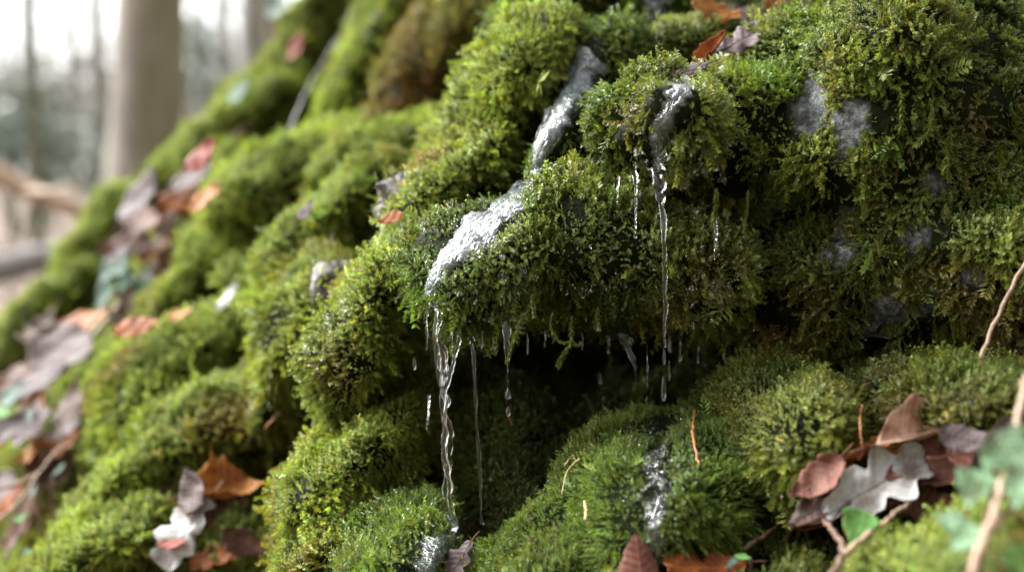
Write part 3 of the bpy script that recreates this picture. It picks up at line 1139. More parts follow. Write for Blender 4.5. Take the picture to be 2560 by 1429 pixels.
def blade_mesh(kind, L, g, curl=0.0, cup=0.0, edge=0.0, wave=.03):
    nu_, nv_ = 34, 13
    u = np.linspace(0, 1, nu_)
    v = np.linspace(-1, 1, nv_)
    w = np.maximum(half_width(kind, u), .004)
    asym = 1 + .12 * g.normal()
    U, Vv = np.meshgrid(u, v, indexing='ij')
    W = w[:, None] * np.where(Vv > 0, asym, 1 / asym) * (1 + .05 * np.sin(U * 31 + g.uniform(0, 6)))
    y = Vv * W
    z = cup * y ** 2 * 3 + edge * np.abs(Vv) ** 4 * W + wave * (np.sin(U * 9 + Vv * 2.5 + g.uniform(0, 6)) * .6 + np.sin(U * 17 - Vv * 4 + g.uniform(0, 6)) * .4) * (.3 + np.abs(Vv))
    z = z + 0.003 * np.cos(2 * np.pi * (U * 9 - np.abs(Vv) * W * 5)) * np.clip(np.abs(Vv) * 3, 0, 1)
    y = y * (1 - .3 * np.clip(abs(edge), 0, 1) * np.abs(Vv) ** 3)
    # bend along the length
    th = curl * (U - .4)
    x = (U - .4) if abs(curl) < 1e-4 else np.sin(th) / curl
    zc = 0 * U if abs(curl) < 1e-4 else (1 - np.cos(th)) / curl
    x2 = x - z * np.sin(th)
    z2 = zc + z * np.cos(th)
    P = np.stack([x2, y, z2], -1).reshape(-1, 3) * L
    i = (np.arange(nu_ - 1)[:, None] * nv_ + np.arange(nv_ - 1)[None]).ravel()
    Q = np.stack([i, i + nv_, i + nv_ + 1, i + 1], 1)
    UVv = np.stack([U, .5 + Vv * W], -1).reshape(-1, 2)
    return P, Q, UVv, P.reshape(nu_, nv_, 3)[:, nv_ // 2]


def put_blade(root, name, kind, pal, L, M, o, g, **kw):
    """blade, midrib and petiole of one leaf; M maps leaf axes (length, width, normal) to the world"""
    P, Q, uvs, mid = blade_mesh(kind, L, g, **kw)
    me = new_mesh(name, P @ M + o, Q.ravel(), np.full(len(Q), 4))
    ul = me.uv_layers.new(name='UVMap')
    ul.data.foreach_set('uv', uvs[Q.ravel()].astype(np.float32).ravel())
    b = obj(name, me, leaf_mat(pal), root)
    so = b.modifiers.new('thickness', 'SOLIDIFY')
    so.thickness = .0003
    so.offset = 0
    return b, mid @ M + o


def frame(ang, nrm, dep=0.0):
    nw = nrm[0] * CR + nrm[1] * CU - nrm[2] * CF
    nw /= np.linalg.norm(nw)
    t = math.cos(R(ang)) * CR + math.sin(R(ang)) * CU + dep * CF
    t = t - nw * (t @ nw)
    t /= np.linalg.norm(t)
    return np.array([t, np.cross(nw, t), nw])


LEAFGROUP = 'fallen leaves lying on the mossy bank'
_li = [0]


def leaf(X, Y, Lpx, ang, nrm, kind, pal, label, lift=.008, d=None, curl=.5, cup=.0, edge=.0, wave=.03, dep=0.0, parts=True):
    _li[0] += 1
    g = np.random.default_rng(900 + _li[0])
    p, n = hit(X, Y)
    if d is not None or p is None:
        o = at(X, Y, d or 2.2)
    else:
        o = p + n * lift * .5 - np.array(at(X, Y, 1.0)) / np.linalg.norm(at(X, Y, 1.0)) * (lift * 1.1 + .004)
    dd = o @ CF
    L = Lpx * PX * dd * (1.22 if dd < 1.3 else 1.0)
    M = frame(ang, nrm, dep)
    root = empty('fallen_leaf', o)
    tag(root, label, 'leaf', LEAFGROUP)
    b, mid = put_blade(root, 'blade', kind, pal, L, M, o, g, curl=curl, cup=cup, edge=edge, wave=wave)
    if parts:
        mb = MB()
        mb.tube(mid[1:-2] + M[2] * .0002, np.linspace(.011, .004, len(mid) - 3) * L, 6)
        mb.build('midrib', leaf_mat(pal), root)
        mb = MB()
        e = mid[0]
        mb.tube(spline([mid[1], e - M[0] * L * .12, e - M[0] * L * .25 + M[1] * L * .05 * g.normal()], 7), np.linspace(.012, .015, 7) * L, 6)
        mb.build('petiole', leaf_mat('brown' if pal not in ('ivy', 'darkivy', 'fresh') else pal), root)
    return root


UPL = (-.45, .62, .62)      # a surface that looks up and to the left, towards the sky
F_ = (-.1, .35, .93)
# beside the right-hand boulder's crest
leaf(1855, 50, 190, 18, (-.1, .75, .65), 'oak', 'grey', 'large grey oak leaf with dark cracks under the upper frame edge', lift=.014, wave=.05, curl=-.5)
leaf(1800, 42, 110, 165, (.1, .5, .85), 'oak', 'ochre', 'small ochre brown leaf tip left of the large grey oak leaf', lift=.008, curl=1.0)
leaf(1845, 125, 130, 40, (-.2, .7, .7), 'oak', 'grey', 'smaller grey leaf between the large grey oak leaf and the boulder crest', lift=.012, wave=.04)
leaf(1775, 168, 120, 34, (-.6, .35, .7), 'lance', 'rust', 'folded rust brown leaf edge above the middle trickle', lift=.016, curl=.9, cup=2.0)
leaf(1730, 190, 90, 210, (-.2, .8, .6), 'oak', 'grey', 'grey wet leaf at the head of the middle trickle', lift=.010)
leaf(1950, 30, 130, 60, (-.8, .2, .6), 'lance', 'rust', 'dark rust leaf leaning against the boulder crest at the top', lift=.012, cup=1.2)
# bottom right cluster
leaf(2165, 1225, 245, 30, (-.2, .5, .85), 'oak', 'silver', 'large crumpled silver grey leaf in the lower right', d=.915, wave=.06, curl=-.6, edge=.4)
leaf(2065, 1255, 150, 215, (-.35, .5, .8), 'beech', 'pink', 'pinkish grey leaf half under the crumpled silver leaf', d=.925, curl=.7, cup=.5)
leaf(2120, 1150, 150, 12, (-.1, .9, .4), 'oak', 'rust', 'rusty rolled leaf margin above the crumpled silver leaf', d=.94, curl=1.0, cup=1.2)
leaf(2330, 1165, 190, 200, (-.1, .55, .85), 'beech', 'beech', 'wine brown leaf right of the crumpled silver leaf', d=.925, curl=.9, cup=.6, wave=.05)
leaf(2050, 1185, 130, 160, (-.2, .7, .65), 'beech', 'rust', 'small rust leaf at the upper left corner of the crumpled silver leaf', d=.945, curl=1.0, cup=.8)
leaf(2265, 1265, 170, 335, (-.2, .6, .75), 'oak', 'brown', 'dark brown leaf tucked below the crumpled silver leaf', d=.92, curl=.9, edge=.4)
leaf(2440, 1125, 170, 20, (0, .6, .8), 'beech', 'beech', 'dull wine brown leaf between the pale grey leaf and the ivy', d=.91, curl=.8, cup=.5)
leaf(2285, 1085, 235, 33, (.1, .8, .55), 'lance', 'buff', 'long rolled tan and brown leaf pointing up to the thin stalk', d=.93, curl=-.7, cup=1.8, wave=.04)
leaf(2235, 1110, 170, 22, (-.1, .5, .85), 'oak', 'ochre', 'ochre leaf behind the long rolled tan leaf', d=.955, curl=.8, edge=.6)
leaf(2410, 1070, 120, 330, (-.1, .7, .7), 'beech', 'grey', 'pale grey leaf at the foot of the thin stalk', lift=.03, curl=.9)
leaf(2500, 1080, 180, 85, (-.4, .2, .9), 'beech', 'pink', 'dull pink leaf standing at the right edge', lift=.05, curl=.7, cup=.6)
leaf(2420, 1110, 170, 200, (0, .3, .95), 'beech', 'beech', 'dark red brown leaf behind the ivy at the right', lift=.03, curl=.8)
leaf(2060, 1325, 170, 205, (-.2, .75, .6), 'beech', 'rust', 'rust leaf curled under the pinkish grey leaf', lift=.02, curl=1.1, cup=.8)
leaf(1760, 1398, 170, 185, (-.05, .7, .7), 'oak', 'rust', 'rusty leaf right of the upright beech leaf at the bottom edge', lift=.016, curl=.9, wave=.05)
leaf(1607, 1425, 150, 96, (.02, .35, .93), 'beech', 'beech', 'upright reddish brown beech leaf with clear veins at the bottom edge', lift=.02, curl=.2, cup=-.5, wave=.01)
leaf(2170, 1375, 150, 120, (-.3, .4, .85), 'lance', 'rust', 'narrow rust leaf hanging between the forked twigs', lift=.02, curl=.7)
# oak leaf pile, bottom left
leaf(520, 1360, 210, 250, (-.25, .55, .8), 'oak', 'silver', 'silver white lobed leaf on top of the oak leaf pile', lift=0.054, wave=.06, curl=-.7)
leaf(430, 1275, 140, 120, (-.5, .5, .7), 'beech', 'pink', 'pinkish leaf standing at the upper left of the oak leaf pile', lift=0.047, curl=.9)
leaf(570, 1235, 170, 60, (-.1, .35, .95), 'beech', 'beech', 'tall translucent brown leaf at the back of the oak leaf pile', lift=0.043, curl=.6, cup=.7)
leaf(580, 1290, 200, 20, (0, .85, .5), 'beech', 'ochre', 'ochre brown curled leaf along the right of the oak leaf pile', lift=0.050, curl=.8, cup=1.3)
leaf(470, 1310, 130, 30, (-.2, .75, .6), 'beech', 'rust', 'rust brown leaf in the middle of the oak leaf pile', lift=0.032, curl=1.1)
leaf(560, 1262, 110, 335, (-.3, .7, .65), 'oak', 'grey', 'small grey leaf wedged between the brown ones of the oak leaf pile', lift=0.054)
leaf(440, 1390, 130, 165, (-.3, .7, .65), 'oak', 'grey', 'grey leaf fragment at the lower left of the oak leaf pile', lift=0.036)
leaf(610, 1365, 130, 330, (.1, .6, .8), 'beech', 'brown', 'dark brown leaf at the lower right of the oak leaf pile', lift=0.022)
leaf(395, 1345, 90, 160, (-.3, .8, .5), 'lance', 'red', 'thin red edged leaf left of the oak leaf pile', lift=0.036)
# left edge leaf pile
leaf(215, 905, 264, 330, (-.4, .6, .7), 'beech', 'pink', 'broad pale pink leaf on top of the left edge leaf pile', lift=0.075, curl=.7)
leaf(245, 860, 161, 10, (-.2, .8, .5), 'beech', 'rust', 'rust leaf behind the broad pale pink leaf', lift=0.075, curl=1.0)
leaf(140, 880, 126, 140, (-.5, .6, .6), 'beech', 'tan', 'small cream tan leaf left of the broad pale pink leaf', lift=0.075)
leaf(110, 985, 218, 200, (-.4, .6, .7), 'oak', 'brown', 'dark brown leaf below the broad pale pink leaf', lift=0.060, curl=.9)
leaf(130, 1015, 172, 10, (-.4, .75, .55), 'beech', 'grey', 'grey lilac leaf in the middle of the left edge pile', lift=0.075)
leaf(70, 930, 149, 60, (-.5, .5, .7), 'beech', 'rust', 'russet leaf at the upper left of the left edge pile', lift=0.075)
leaf(100, 1095, 218, 345, (-.4, .6, .7), 'oak', 'grey', 'lobed grey leaf with orange rim in the left edge pile', lift=0.075, curl=.6)
leaf(40, 1105, 130, 190, (-.3, .7, .65), 'beech', 'ochre', 'orange brown leaf touching the left frame edge', lift=.045, curl=1.0)
leaf(180, 1070, 138, 90, (-.4, .6, .7), 'beech', 'tan', 'tan leaf at the right of the left edge pile', lift=0.060)
leaf(60, 1185, 138, 300, (-.4, .7, .6), 'beech', 'pink', 'dull pink leaf at the foot of the left edge pile', lift=0.068)
leaf(175, 1120, 103, 30, (-.3, .7, .65), 'oak', 'pink', 'small pink leaf at the lower right of the left edge pile', lift=0.060)
leaf(130, 1250, 229, 250, (-.7, .3, .65), 'lance', 'brown', 'long dead brown leaf hanging below the left edge pile', lift=0.060, curl=.5)
leaf(55, 1240, 172, 220, (-.4, .5, .7), 'oak', 'rust', 'rusty leaf low on the left edge', lift=0.045)
# upper leaf pile
leaf(490, 508, 143, 25, (-.4, .65, .65), 'beech', 'pink', 'pale pink leaf at the top of the upper leaf pile', lift=0.105, curl=.8)
leaf(475, 545, 138, 20, (0, .6, .8), 'beech', 'rust', 'rust brown leaf under the pale pink one of the upper pile', lift=0.083)
leaf(560, 470, 114, 60, (-.3, .5, .8), 'beech', 'red', 'small red leaf above the upper leaf pile', lift=0.090)
leaf(395, 575, 172, 80, (-.5, .5, .7), 'beech', 'grey', 'lilac grey leaf in the upper leaf pile', lift=0.105, curl=.5)
leaf(420, 620, 138, 330, (-.4, .6, .7), 'beech', 'brown', 'dark brown leaf across the middle of the upper leaf pile', lift=0.105)
leaf(380, 640, 138, 200, (-.1, .6, .8), 'beech', 'brown', 'dark brown curled leaf at the bottom of the upper leaf pile', lift=0.075)
leaf(352, 535, 92, 85, (-.5, .4, .75), 'lance', 'tan', 'narrow cream leaf at the left of the upper leaf pile', lift=0.090)
leaf(335, 590, 92, 110, (-.5, .5, .7), 'beech', 'ochre', 'orange leaf at the left side of the upper leaf pile', lift=0.075)
leaf(372, 668, 92, 240, (-.5, .5, .7), 'beech', 'grey', 'small bluish grey leaf at the lowest point of the upper leaf pile', lift=0.090)
leaf(235, 675, 80, 80, (-.5, .4, .75), 'beech', 'grey', 'pale lilac leaf beside the ivy leaves', lift=.06)
# the rest of the piles: dead leaves half buried in them, nothing to tell them apart
g = np.random.default_rng(303)
for lab, cx, cy_, sx, sy, n_, lf in [('dead leaf half buried in the left edge leaf pile', 130, 1010, 95, 130, 16, .03), ('dead leaf half buried in the upper leaf pile', 415, 590, 65, 70, 11, .04),
                                     ('dead leaf half buried in the oak leaf pile at the bottom left', 520, 1310, 75, 55, 8, .012), ('dead leaf half buried under the lower right leaves', 2230, 1200, 130, 70, 9, .012)]:
    for k in range(n_):
        q = leaf(cx + g.normal(0, sx) * .8, cy_ + g.normal(0, sy) * .8, g.uniform(90, 170), g.uniform(0, 360), (-.3 + g.normal(0, .25), .65 + g.normal(0, .2), .7), ['beech', 'oak'][k % 2],
                 ['brown', 'rust', 'beech', 'tan', 'ochre', 'rust'][k % 6], lab, lift=lf * g.uniform(.5, 1.2), curl=g.uniform(.2, 1.2), cup=g.uniform(-.3, 1.0), wave=.045)
        q['group'] = 'half buried dead leaves, pile by pile'
# single leaves on the lime hummocks
leaf(338, 800, 120, 75, (-.4, .3, .85), 'beech', 'tan', 'orange tan leaf standing between two lime hummocks', lift=.05)
leaf(452, 808, 75, 20, (-.2, .8, .5), 'beech', 'ochre', 'small orange brown leaf on the broad lime hummock', lift=.02)
leaf(355, 860, 120, 15, (-.1, .7, .7), 'beech', 'rust', 'rust leaf at the edge of the broad lime hummock', lift=.04)
leaf(565, 778, 95, 55, (-.5, .5, .7), 'lance', 'silver', 'slim white leaf on the broad lime hummock', lift=.025)
leaf(768, 548, 65, 60, (-.4, .5, .75), 'beech', 'grey', 'small grey leaf at the right of the rounded bright hummock', lift=.02)
leaf(735, 150, 90, 80, (-.4, .4, .8), 'lance', 'red', 'red leaf on the far skyline hummock', lift=.04)
leaf(600, 255, 85, 55, (-.5, .5, .7), 'beech', 'ivy', 'pale green leaf on the far skyline hummock', lift=.04)
leaf(855, 32, 80, 90, (-.4, .5, .75), 'beech', 'pink', 'pale pink leaf high in the cleft between the top ridges', lift=.05)
leaf(888, 22, 90, 70, (-.3, .4, .85), 'beech', 'rust', 'rust leaf hanging high in the cleft between the top ridges', lift=.045)
leaf(1000, 545, 55, 200, (-.2, .6, .75), 'beech', 'rust', 'dark rust leaf at the edge of the pale bare stone', lift=.012)
leaf(1150, 1358, 100, 28, (-.3, .6, .75), 'beech', 'tan', 'wet tan leaf beside the lowest stream', lift=.02, curl=.9, cup=.8)
leaf(1125, 1390, 110, 250, (-.3, .6, .75), 'oak', 'grey', 'wet grey leaf in the lowest stream', lift=.016, curl=.5)

# ------------------------------------------------------------------ twigs, stalks and needles
TWIG = {'pale': noisy('twig_pale', [(.3, (.16, .10, .06)), (.6, (.32, .22, .14)), (.8, (.42, .32, .22))], 120, .6, .001, 300),
        'brown': noisy('twig_brown', [(.3, (.06, .03, .018)), (.6, (.14, .075, .045)), (.8, (.22, .13, .09))], 120, .55, .001, 300),
        'grey': noisy('twig_grey', [(.3, (.10, .09, .08)), (.6, (.22, .20, .18)), (.8, (.34, .31, .28))], 60, .7, .002, 150),
        'straw': noisy('twig_straw', [(.3, (.30, .20, .07)), (.6, (.48, .36, .15)), (.8, (.56, .46, .24))], 200, .5),
        'orange': noisy('twig_orange', [(.3, (.20, .07, .02)), (.6, (.34, .14, .04)), (.8, (.45, .22, .08))], 200, .5)}
TWIGGROUP = 'twigs and stalks lying on the bank'


def twig(name, pts, rpx, mat, label, cat='twig', lift=.008, taper=.5, n=24, knots=0.11, group=None, seed=0):
    """pts: (X, Y) laid on the bank, or (X, Y, depth)"""
    W = []
    for q in pts:
        if len(q) == 3:
            W.append(at(*q))
        else:
            p, nn = hit(q[0], q[1])
            W.append(p + nn * lift * .5 - np.array(at(q[0], q[1], 1)) * lift)
    W = spline(W, n)
    d = (W @ CF).mean()
    g = np.random.default_rng(seed)
    r = .62 * rpx * PX * d * np.linspace(1, taper, n) * (1 + knots * g.normal(0, 1, n))
    W[1:-1] += g.normal(0, .16, (n - 2, 3)) * rpx * PX * d
    mb = MB()
    mb.tube(W, r, 10)
    o = mb.build(name, TWIG[mat])
    return tag(o, label, cat, group)


twig('stalk', [(2412, 1042, .93), (2440, 930, .95), (2490, 800, .97), (2560, 665, .98), (2640, 560, 1.0)], 9, 'pale', 'thin bent tan stalk rising at the right edge in front of the large boulder', 'stalk', taper=.9)
twig('stalk', [(2425, 1445, .70), (2490, 1270, .72), (2530, 1120, .76), (2580, 900, .8)], 21, 'pale', 'thick blurred tan stem at the right edge nearest the camera', 'stalk', taper=.7)
twig('twig', [(2100, 1400, .84), (2160, 1345, .85), (2215, 1300, .87), (2275, 1255, .90)], 15, 'pale', 'ochre forked twig under the crumpled silver leaf', group=TWIGGROUP, seed=3)
twig('twig', [(2070, 1450, .82), (2105, 1390, .84), (2095, 1340, .86), (2060, 1300, .89)], 16, 'brown', 'reddish brown twig meeting the ochre one below the crumpled silver leaf', group=TWIGGROUP, seed=4)
twig('twig', [(1865, 1405), (1920, 1360), (1985, 1310)], 11, 'brown', 'short purplish twig left of the forked twigs', lift=.02, group=TWIGGROUP, seed=5)
twig('twig', [(225, 850, 1.9), (280, 780, 1.95), (350, 690, 2.05)], 11, 'pale', 'straight pale twig crossing the dark gap beside the ivy leaves', group=TWIGGROUP, seed=6)
twig('twig', [(705, 390, 1.95), (728, 320, 2.0), (770, 220, 2.1), (845, 95, 2.2)], 7, 'grey', 'long grey twig in the dark cleft at the top', group=TWIGGROUP, seed=7)
twig('twig', [(760, 340, 1.95), (795, 290, 2.0), (825, 230, 2.05)], 4, 'grey', 'thin grey twig beside the long one in the dark cleft', group=TWIGGROUP, seed=8)
twig('stalk', [(435, 445, 2.3), (500, 400, 2.3), (570, 350, 2.3), (620, 312, 2.35)], 7, 'pale', 'pale grass stalk bent over the far smooth ridge', 'stalk', seed=9)
twig('twig', [(-20, 1310, 1.5), (40, 1260, 1.55), (120, 1150, 1.6), (165, 1100, 1.65)], 7, 'pale', 'pale twig leaning on the left edge leaf pile', group=TWIGGROUP, seed=10)
twig('twig', [(-20, 1228, 1.55), (50, 1205, 1.58), (110, 1172, 1.6)], 8, 'pale', 'short pale twig at the left edge under the leaf pile', group=TWIGGROUP, seed=11)
twig('twig', [(10, 1400, 1.5), (50, 1330, 1.52), (70, 1260, 1.56)], 6, 'brown', 'brown twig at the lower left corner', group=TWIGGROUP, seed=12)
twig('twig', [(55, 1440, 1.45), (90, 1390, 1.47), (130, 1330, 1.5), (150, 1290, 1.5)], 6, 'grey', 'grey twig crossing the lower left corner beside the brown one', group=TWIGGROUP, seed=13)
twig('twig', [(420, 1290), (470, 1235), (520, 1180)], 6, 'orange', 'orange dead stem above the oak leaf pile', lift=.02, group=TWIGGROUP, seed=14)
twig('needle', [(645, 1075), (662, 1048), (685, 1020)], 5, 'orange', 'orange brown needle on the narrow upright ridge', 'needle', lift=.015, seed=15)
twig('needle', [(1452, 1118), (1440, 1160), (1430, 1175)], 4, 'straw', 'straw needle high on the front centre mound', 'needle', lift=.013, seed=16)
twig('needle', [(1462, 1160), (1436, 1190), (1418, 1245)], 3.5, 'straw', 'longer straw needle below the other one on the front centre mound', 'needle', lift=.013, seed=17)
twig('needle', [(1482, 1258), (1487, 1280), (1486, 1306)], 5, 'straw', 'short pale straw stub on the front centre mound', 'needle', lift=.013, taper=1.1, seed=18)
twig('needle', [(1732, 1045), (1732, 1110), (1742, 1180)], 7, 'orange', 'rusty brown bark strip standing right of the wet run', 'bark strip', lift=.014, seed=19)
twig('needle', [(2124, 1032), (2116, 1070), (2120, 1118)], 4.5, 'orange', 'thin orange stem above the rusty rolled leaf margin', 'stem', lift=.02, taper=.7, seed=20)
twig('needle', [(1962, 1290), (1966, 1250), (1970, 1215)], 7, 'pale', 'pale stub beside the pinkish grey leaf', 'stub', lift=.02, seed=21)
twig('needle', [(1272, 1030), (1276, 1050), (1284, 1075)], 4, 'orange', 'rust coloured needle behind the falling drop', 'needle', lift=.012, seed=22)

# logs and branches on the forest floor
a, b2 = gpoint(-40, 705), gpoint(215, 640)
up = np.array([0, 0, .055])
mb = MB()
mb.tube(spline([a + up + (a - b2) * .4, a + up, (a + b2) / 2 + up * 1.15, b2 + up, b2 + up * .7 + (b2 - a) * .25], 16), np.linspace(.075, .05, 16), 12)
tag(mb.build('fallen_log', TWIG['grey']), 'grey fallen log on the forest floor at the left edge', 'log')
mb = MB()
mb.tube(spline([at(-60, 405, 4.2), at(60, 470, 4.2), at(180, 520, 4.2), at(330, 560, 4.25)], 14), np.linspace(.035, .02, 14), 10)
mb.tube(spline([at(60, 470, 4.2), at(110, 480, 4.1), at(190, 470, 4.0)], 8), np.linspace(.012, .006, 8), 8)
tag(mb.build('fallen_branch', TWIG['pale']), 'pale fallen branch leaning down towards the bank at the left edge', 'branch')

# dead leaves strewn over the forest floor, too many to count
g = np.random.default_rng(21)
n_ = 5200
px = g.uniform(-3.2, 1.0, n_)
py = g.uniform(1.0, 9.0, n_) ** 1.0
ok = np.abs(px + .36 * py * 0) < 4
V = []
for x_, y_ in zip(px[ok], py[ok]):
    c = np.array([x_, y_, float(ground_z(x_, y_)) + .008])
    t = g.normal(0, 1, 3) * np.array([1, 1, .35])
    t /= np.linalg.norm(t)
    w = np.cross(t, g.normal(0, .35, 3) + np.array([0, 0, 1]))
    w /= np.linalg.norm(w)
    s = g.uniform(.02, .045)
    nn = np.cross(t, w) * s * g.uniform(-.3, .3)
    V += [c - t * s, c + w * s * .5 + nn, c + t * s, c - w * s * .5 + nn]
tag(obj('leaf_litter', new_mesh('leaf_litter', V, np.arange(len(V)), np.full(len(V) // 4, 4), False),
        noisy('litter_leaf', [(.3, (.06, .03, .015)), (.5, (.17, .105, .07)), (.65, (.24, .18, .14)), (.8, (.10, .05, .02))], 14, .5)),
    'dead leaves strewn over the forest floor', 'leaf litter', kind='stuff')


# ------------------------------------------------------------------ ivy
def ivy(label, leaves, stem=None, pal='ivy'):
    """leaves: (X, Y, depth or None, Lpx, angle, normal, palette)"""
    pos = []
    for q in leaves:
        if q[2] is None:
            p, nn = hit(q[0], q[1])
            p = p - np.array(at(q[0], q[1], 1)) * .03
        else:
            p = at(q[0], q[1], q[2])
        pos.append(p)
    root = empty('ivy_plant', pos[0])
    tag(root, label, 'ivy', 'ivy plants growing among the moss')
    anchor = np.mean(pos, axis=0) + CF * .06 - CU * .06
    for k, (q, p) in enumerate(zip(leaves, pos)):
        g = np.random.default_rng(int(q[0] * 7 + q[1]))
        L = q[3] * PX * (p @ CF) * .85
        M = frame(q[4], q[5])
        put_blade(root, 'leaf', 'ivy' if q[3] > 60 else 'lance', q[6], L, M, p, g, curl=.4, cup=.15, wave=.02)
        mb = MB()
        e = p - M[0] * L * .38
        mb.tube(spline([e, e * .5 + anchor * .5 - CU * .01 + CR * .01 * g.normal(), anchor], 9), np.linspace(.0012, .0018, 9), 6)
        mb.build('stem', TWIG['brown'], root)
    return root


ivy('pale heart leaved ivy in front of the red brown leaf at the right edge',
    [(2435, 1215, .74, 130, 255, (-.2, .5, .85), 'paleivy'), (2525, 1130, .73, 170, 300, (-.1, .4, .9), 'paleivy'), (2560, 1215, .72, 150, 250, (-.2, .6, .8), 'paleivy'), (2480, 1150, .76, 90, 120, (-.3, .5, .8), 'paleivy')])
ivy('pale ivy leaves low in the bottom right corner beside the thick stem',
    [(2415, 1340, .72, 120, 235, (-.2, .6, .8), 'paleivy'), (2375, 1300, .74, 80, 150, (-.2, .5, .85), 'paleivy'), (2550, 1400, .70, 120, 290, (0, .5, .85), 'fresh')])
ivy('single fresh green leaf under the crumpled silver leaf', [(2150, 1315, .86, 120, 250, (-.4, .2, .9), 'fresh')])
ivy('small pale green seedling left of the crumpled silver leaf', [(2000, 1240, .96, 52, 100, (-.3, .5, .8), 'ivy'), (1985, 1222, .96, 48, 170, (-.3, .5, .8), 'ivy'), (2015, 1222, .96, 42, 30, (-.3, .5, .8), 'ivy')])
ivy('small green seedling at the bottom edge right of the rusty leaf', [(1830, 1405, .93, 60, 60, (-.2, .7, .7), 'ivy'), (1860, 1392, .93, 50, 160, (-.3, .6, .7), 'fresh')])
ivy('dark blue green ivy in the gap below the upper leaf pile',
    [(270, 680, 2.0, 80, 250, (-.5, .4, .8), 'ivy'), (300, 665, 2.02, 80, 80, (-.5, .4, .8), 'ivy'), (262, 740, 1.98, 90, 255, (-.6, .3, .8), 'ivy'), (350, 730, 2.02, 100, 280, (-.4, .3, .85), 'darkivy'),
     (310, 700, 2.05, 90, 200, (-.4, .3, .85), 'darkivy'), (370, 690, 2.05, 80, 320, (-.4, .3, .85), 'darkivy')])
ivy('pale green ivy leaves at the left frame edge', [(30, 985, 1.75, 90, 40, (-.4, .6, .7), 'ivy'), (15, 1020, 1.75, 80, 120, (-.4, .6, .7), 'fresh'), (75, 1030, 1.72, 60, 300, (-.4, .6, .7), 'ivy')])
ivy('green ivy sprigs in the lower left corner under the leaf pile', [(85, 1225, 1.6, 50, 280, (-.4, .6, .7), 'ivy'), (145, 1175, 1.6, 50, 60, (-.4, .6, .7), 'ivy'), (60, 1290, 1.55, 60, 200, (-.4, .6, .7), 'fresh'), (70, 1380, 1.5, 60, 320, (-.4, .6, .7), 'darkivy')])
ivy('blue green ivy hanging in the cleft at the top', [(868, 130, 2.25, 110, 275, (-.4, .3, .85), 'ivy'), (860, 215, 2.22, 90, 270, (-.4, .3, .85), 'darkivy'), (830, 260, 2.2, 90, 250, (-.4, .3, .85), 'darkivy'), (905, 50, 2.25, 90, 300, (-.3, .4, .85), 'ivy')])
ivy('pale leaf sprig reaching up from the skyline into the sky', [(690, 20, 2.7, 90, 35, (-.3, .5, .8), 'ivy'), (725, 60, 2.68, 60, 20, (-.2, .6, .8), 'darkivy')])

# ------------------------------------------------------------------ moss strands hanging from the overhangs
STRAND = np.random.default_rng(31)
BODYPAL = np.array([.12, .14, .028])


def strand(pts, label, size=1.0, wet=.3):
    p0, _ = hit(pts[0][0], pts[0][1])
    off = 0.0 if p0 is None or pts[0][2] > 1.028 else float(p0 @ CF) - .012 - pts[0][2]
    W = spline([at(q[0], q[1], q[2] + off) for q in pts], 40)
    d = (W @ CF).mean()
    size = size * .75
    root = empty('moss_strand', W[0])
    tag(root, label, 'moss strand', 'moss strands hanging from the overhangs')
    mb = MB()
    mb.tube(W, np.linspace(2.4, 1.1, 40) * PX * d * size, 6)
    mb.build('stem', MOSSSTEM, root)
    T = np.gradient(W, axis=0)
    T /= np.linalg.norm(T, axis=1)[:, None]
    tri = []
    for i in range(1, 40):
        for k in range(5):
            o = STRAND.normal(0, 1, 3)
            o -= T[i] * (o @ T[i])
            o /= np.linalg.norm(o)
            s = np.cross(o, T[i])
            L = 17 * PX * d * size * STRAND.uniform(.6, 1.3)
            c = W[i]
            tri += [c + s * L * .22, c - s * L * .22, c + (o * .75 + T[i] * .65) * L]
    nt = len(tri) // 3
    me = new_mesh('leaves', tri, np.arange(3 * nt), np.full(nt, 3), False)
    a = me.attributes.new('tint', 'FLOAT_COLOR', 'FACE')
    t = BODYPAL[None] * np.exp(STRAND.normal(0, .3, (nt, 1)))
    a.data.foreach_set('color', np.c_[t, np.ones(nt)].astype(np.float32).ravel())
    a = me.attributes.new('wet', 'FLOAT', 'FACE')
    a.data.foreach_set('value', np.full(nt, wet, np.float32))
    tag(obj('leaves', me, MOSS, root), kind='stuff')


MOSSSTEM = noisy('moss_stem', [(.3, (.04, .045, .010)), (.7, (.08, .08, .02))], 300, .4)
strand([(1335, 740, 1.035), (1325, 770, 1.03), (1302, 798, 1.03), (1292, 828, 1.03), (1278, 870, 1.03), (1268, 905, 1.03)], 'moss strand slanting down to the long thin drip')
strand([(1382, 780, 1.035), (1376, 815, 1.03), (1388, 842, 1.03), (1408, 856, 1.03), (1428, 853, 1.03)], 'looping moss strand in front of the dark hollow', .8)
strand([(1430, 790, 1.035), (1428, 830, 1.03), (1424, 862, 1.03), (1408, 890, 1.03), (1396, 914, 1.03)], 'ragged moss strand hanging deepest into the dark hollow', 1.1)
strand([(1426, 845, 1.03), (1440, 862, 1.03), (1450, 860, 1.03)], 'tiny side strand on the ragged moss strand', .7)
strand([(1494, 770, 1.035), (1495, 800, 1.03), (1497, 822, 1.03)], 'short straight moss strand above the middle of the dark hollow', .8)
strand([(1332, 735, 1.03), (1330, 760, 1.025), (1336, 790, 1.025)], 'short moss strand at the start of the slanting one', .7)
strand([(1792, 470, 1.03), (1790, 510, 1.03), (1784, 560, 1.03)], 'moss strand feeding the right hand drip of the small upper hollow', 1.1)
strand([(1870, 475, 1.03), (1868, 520, 1.03), (1860, 580, 1.03)], 'thin moss strand right of the small upper hollow', .7)
strand([(2325, 245, 1.0), (2332, 300, .995), (2318, 335, .995), (2288, 362, .99)], 'curved moss strand high on the large boulder', 1.0)
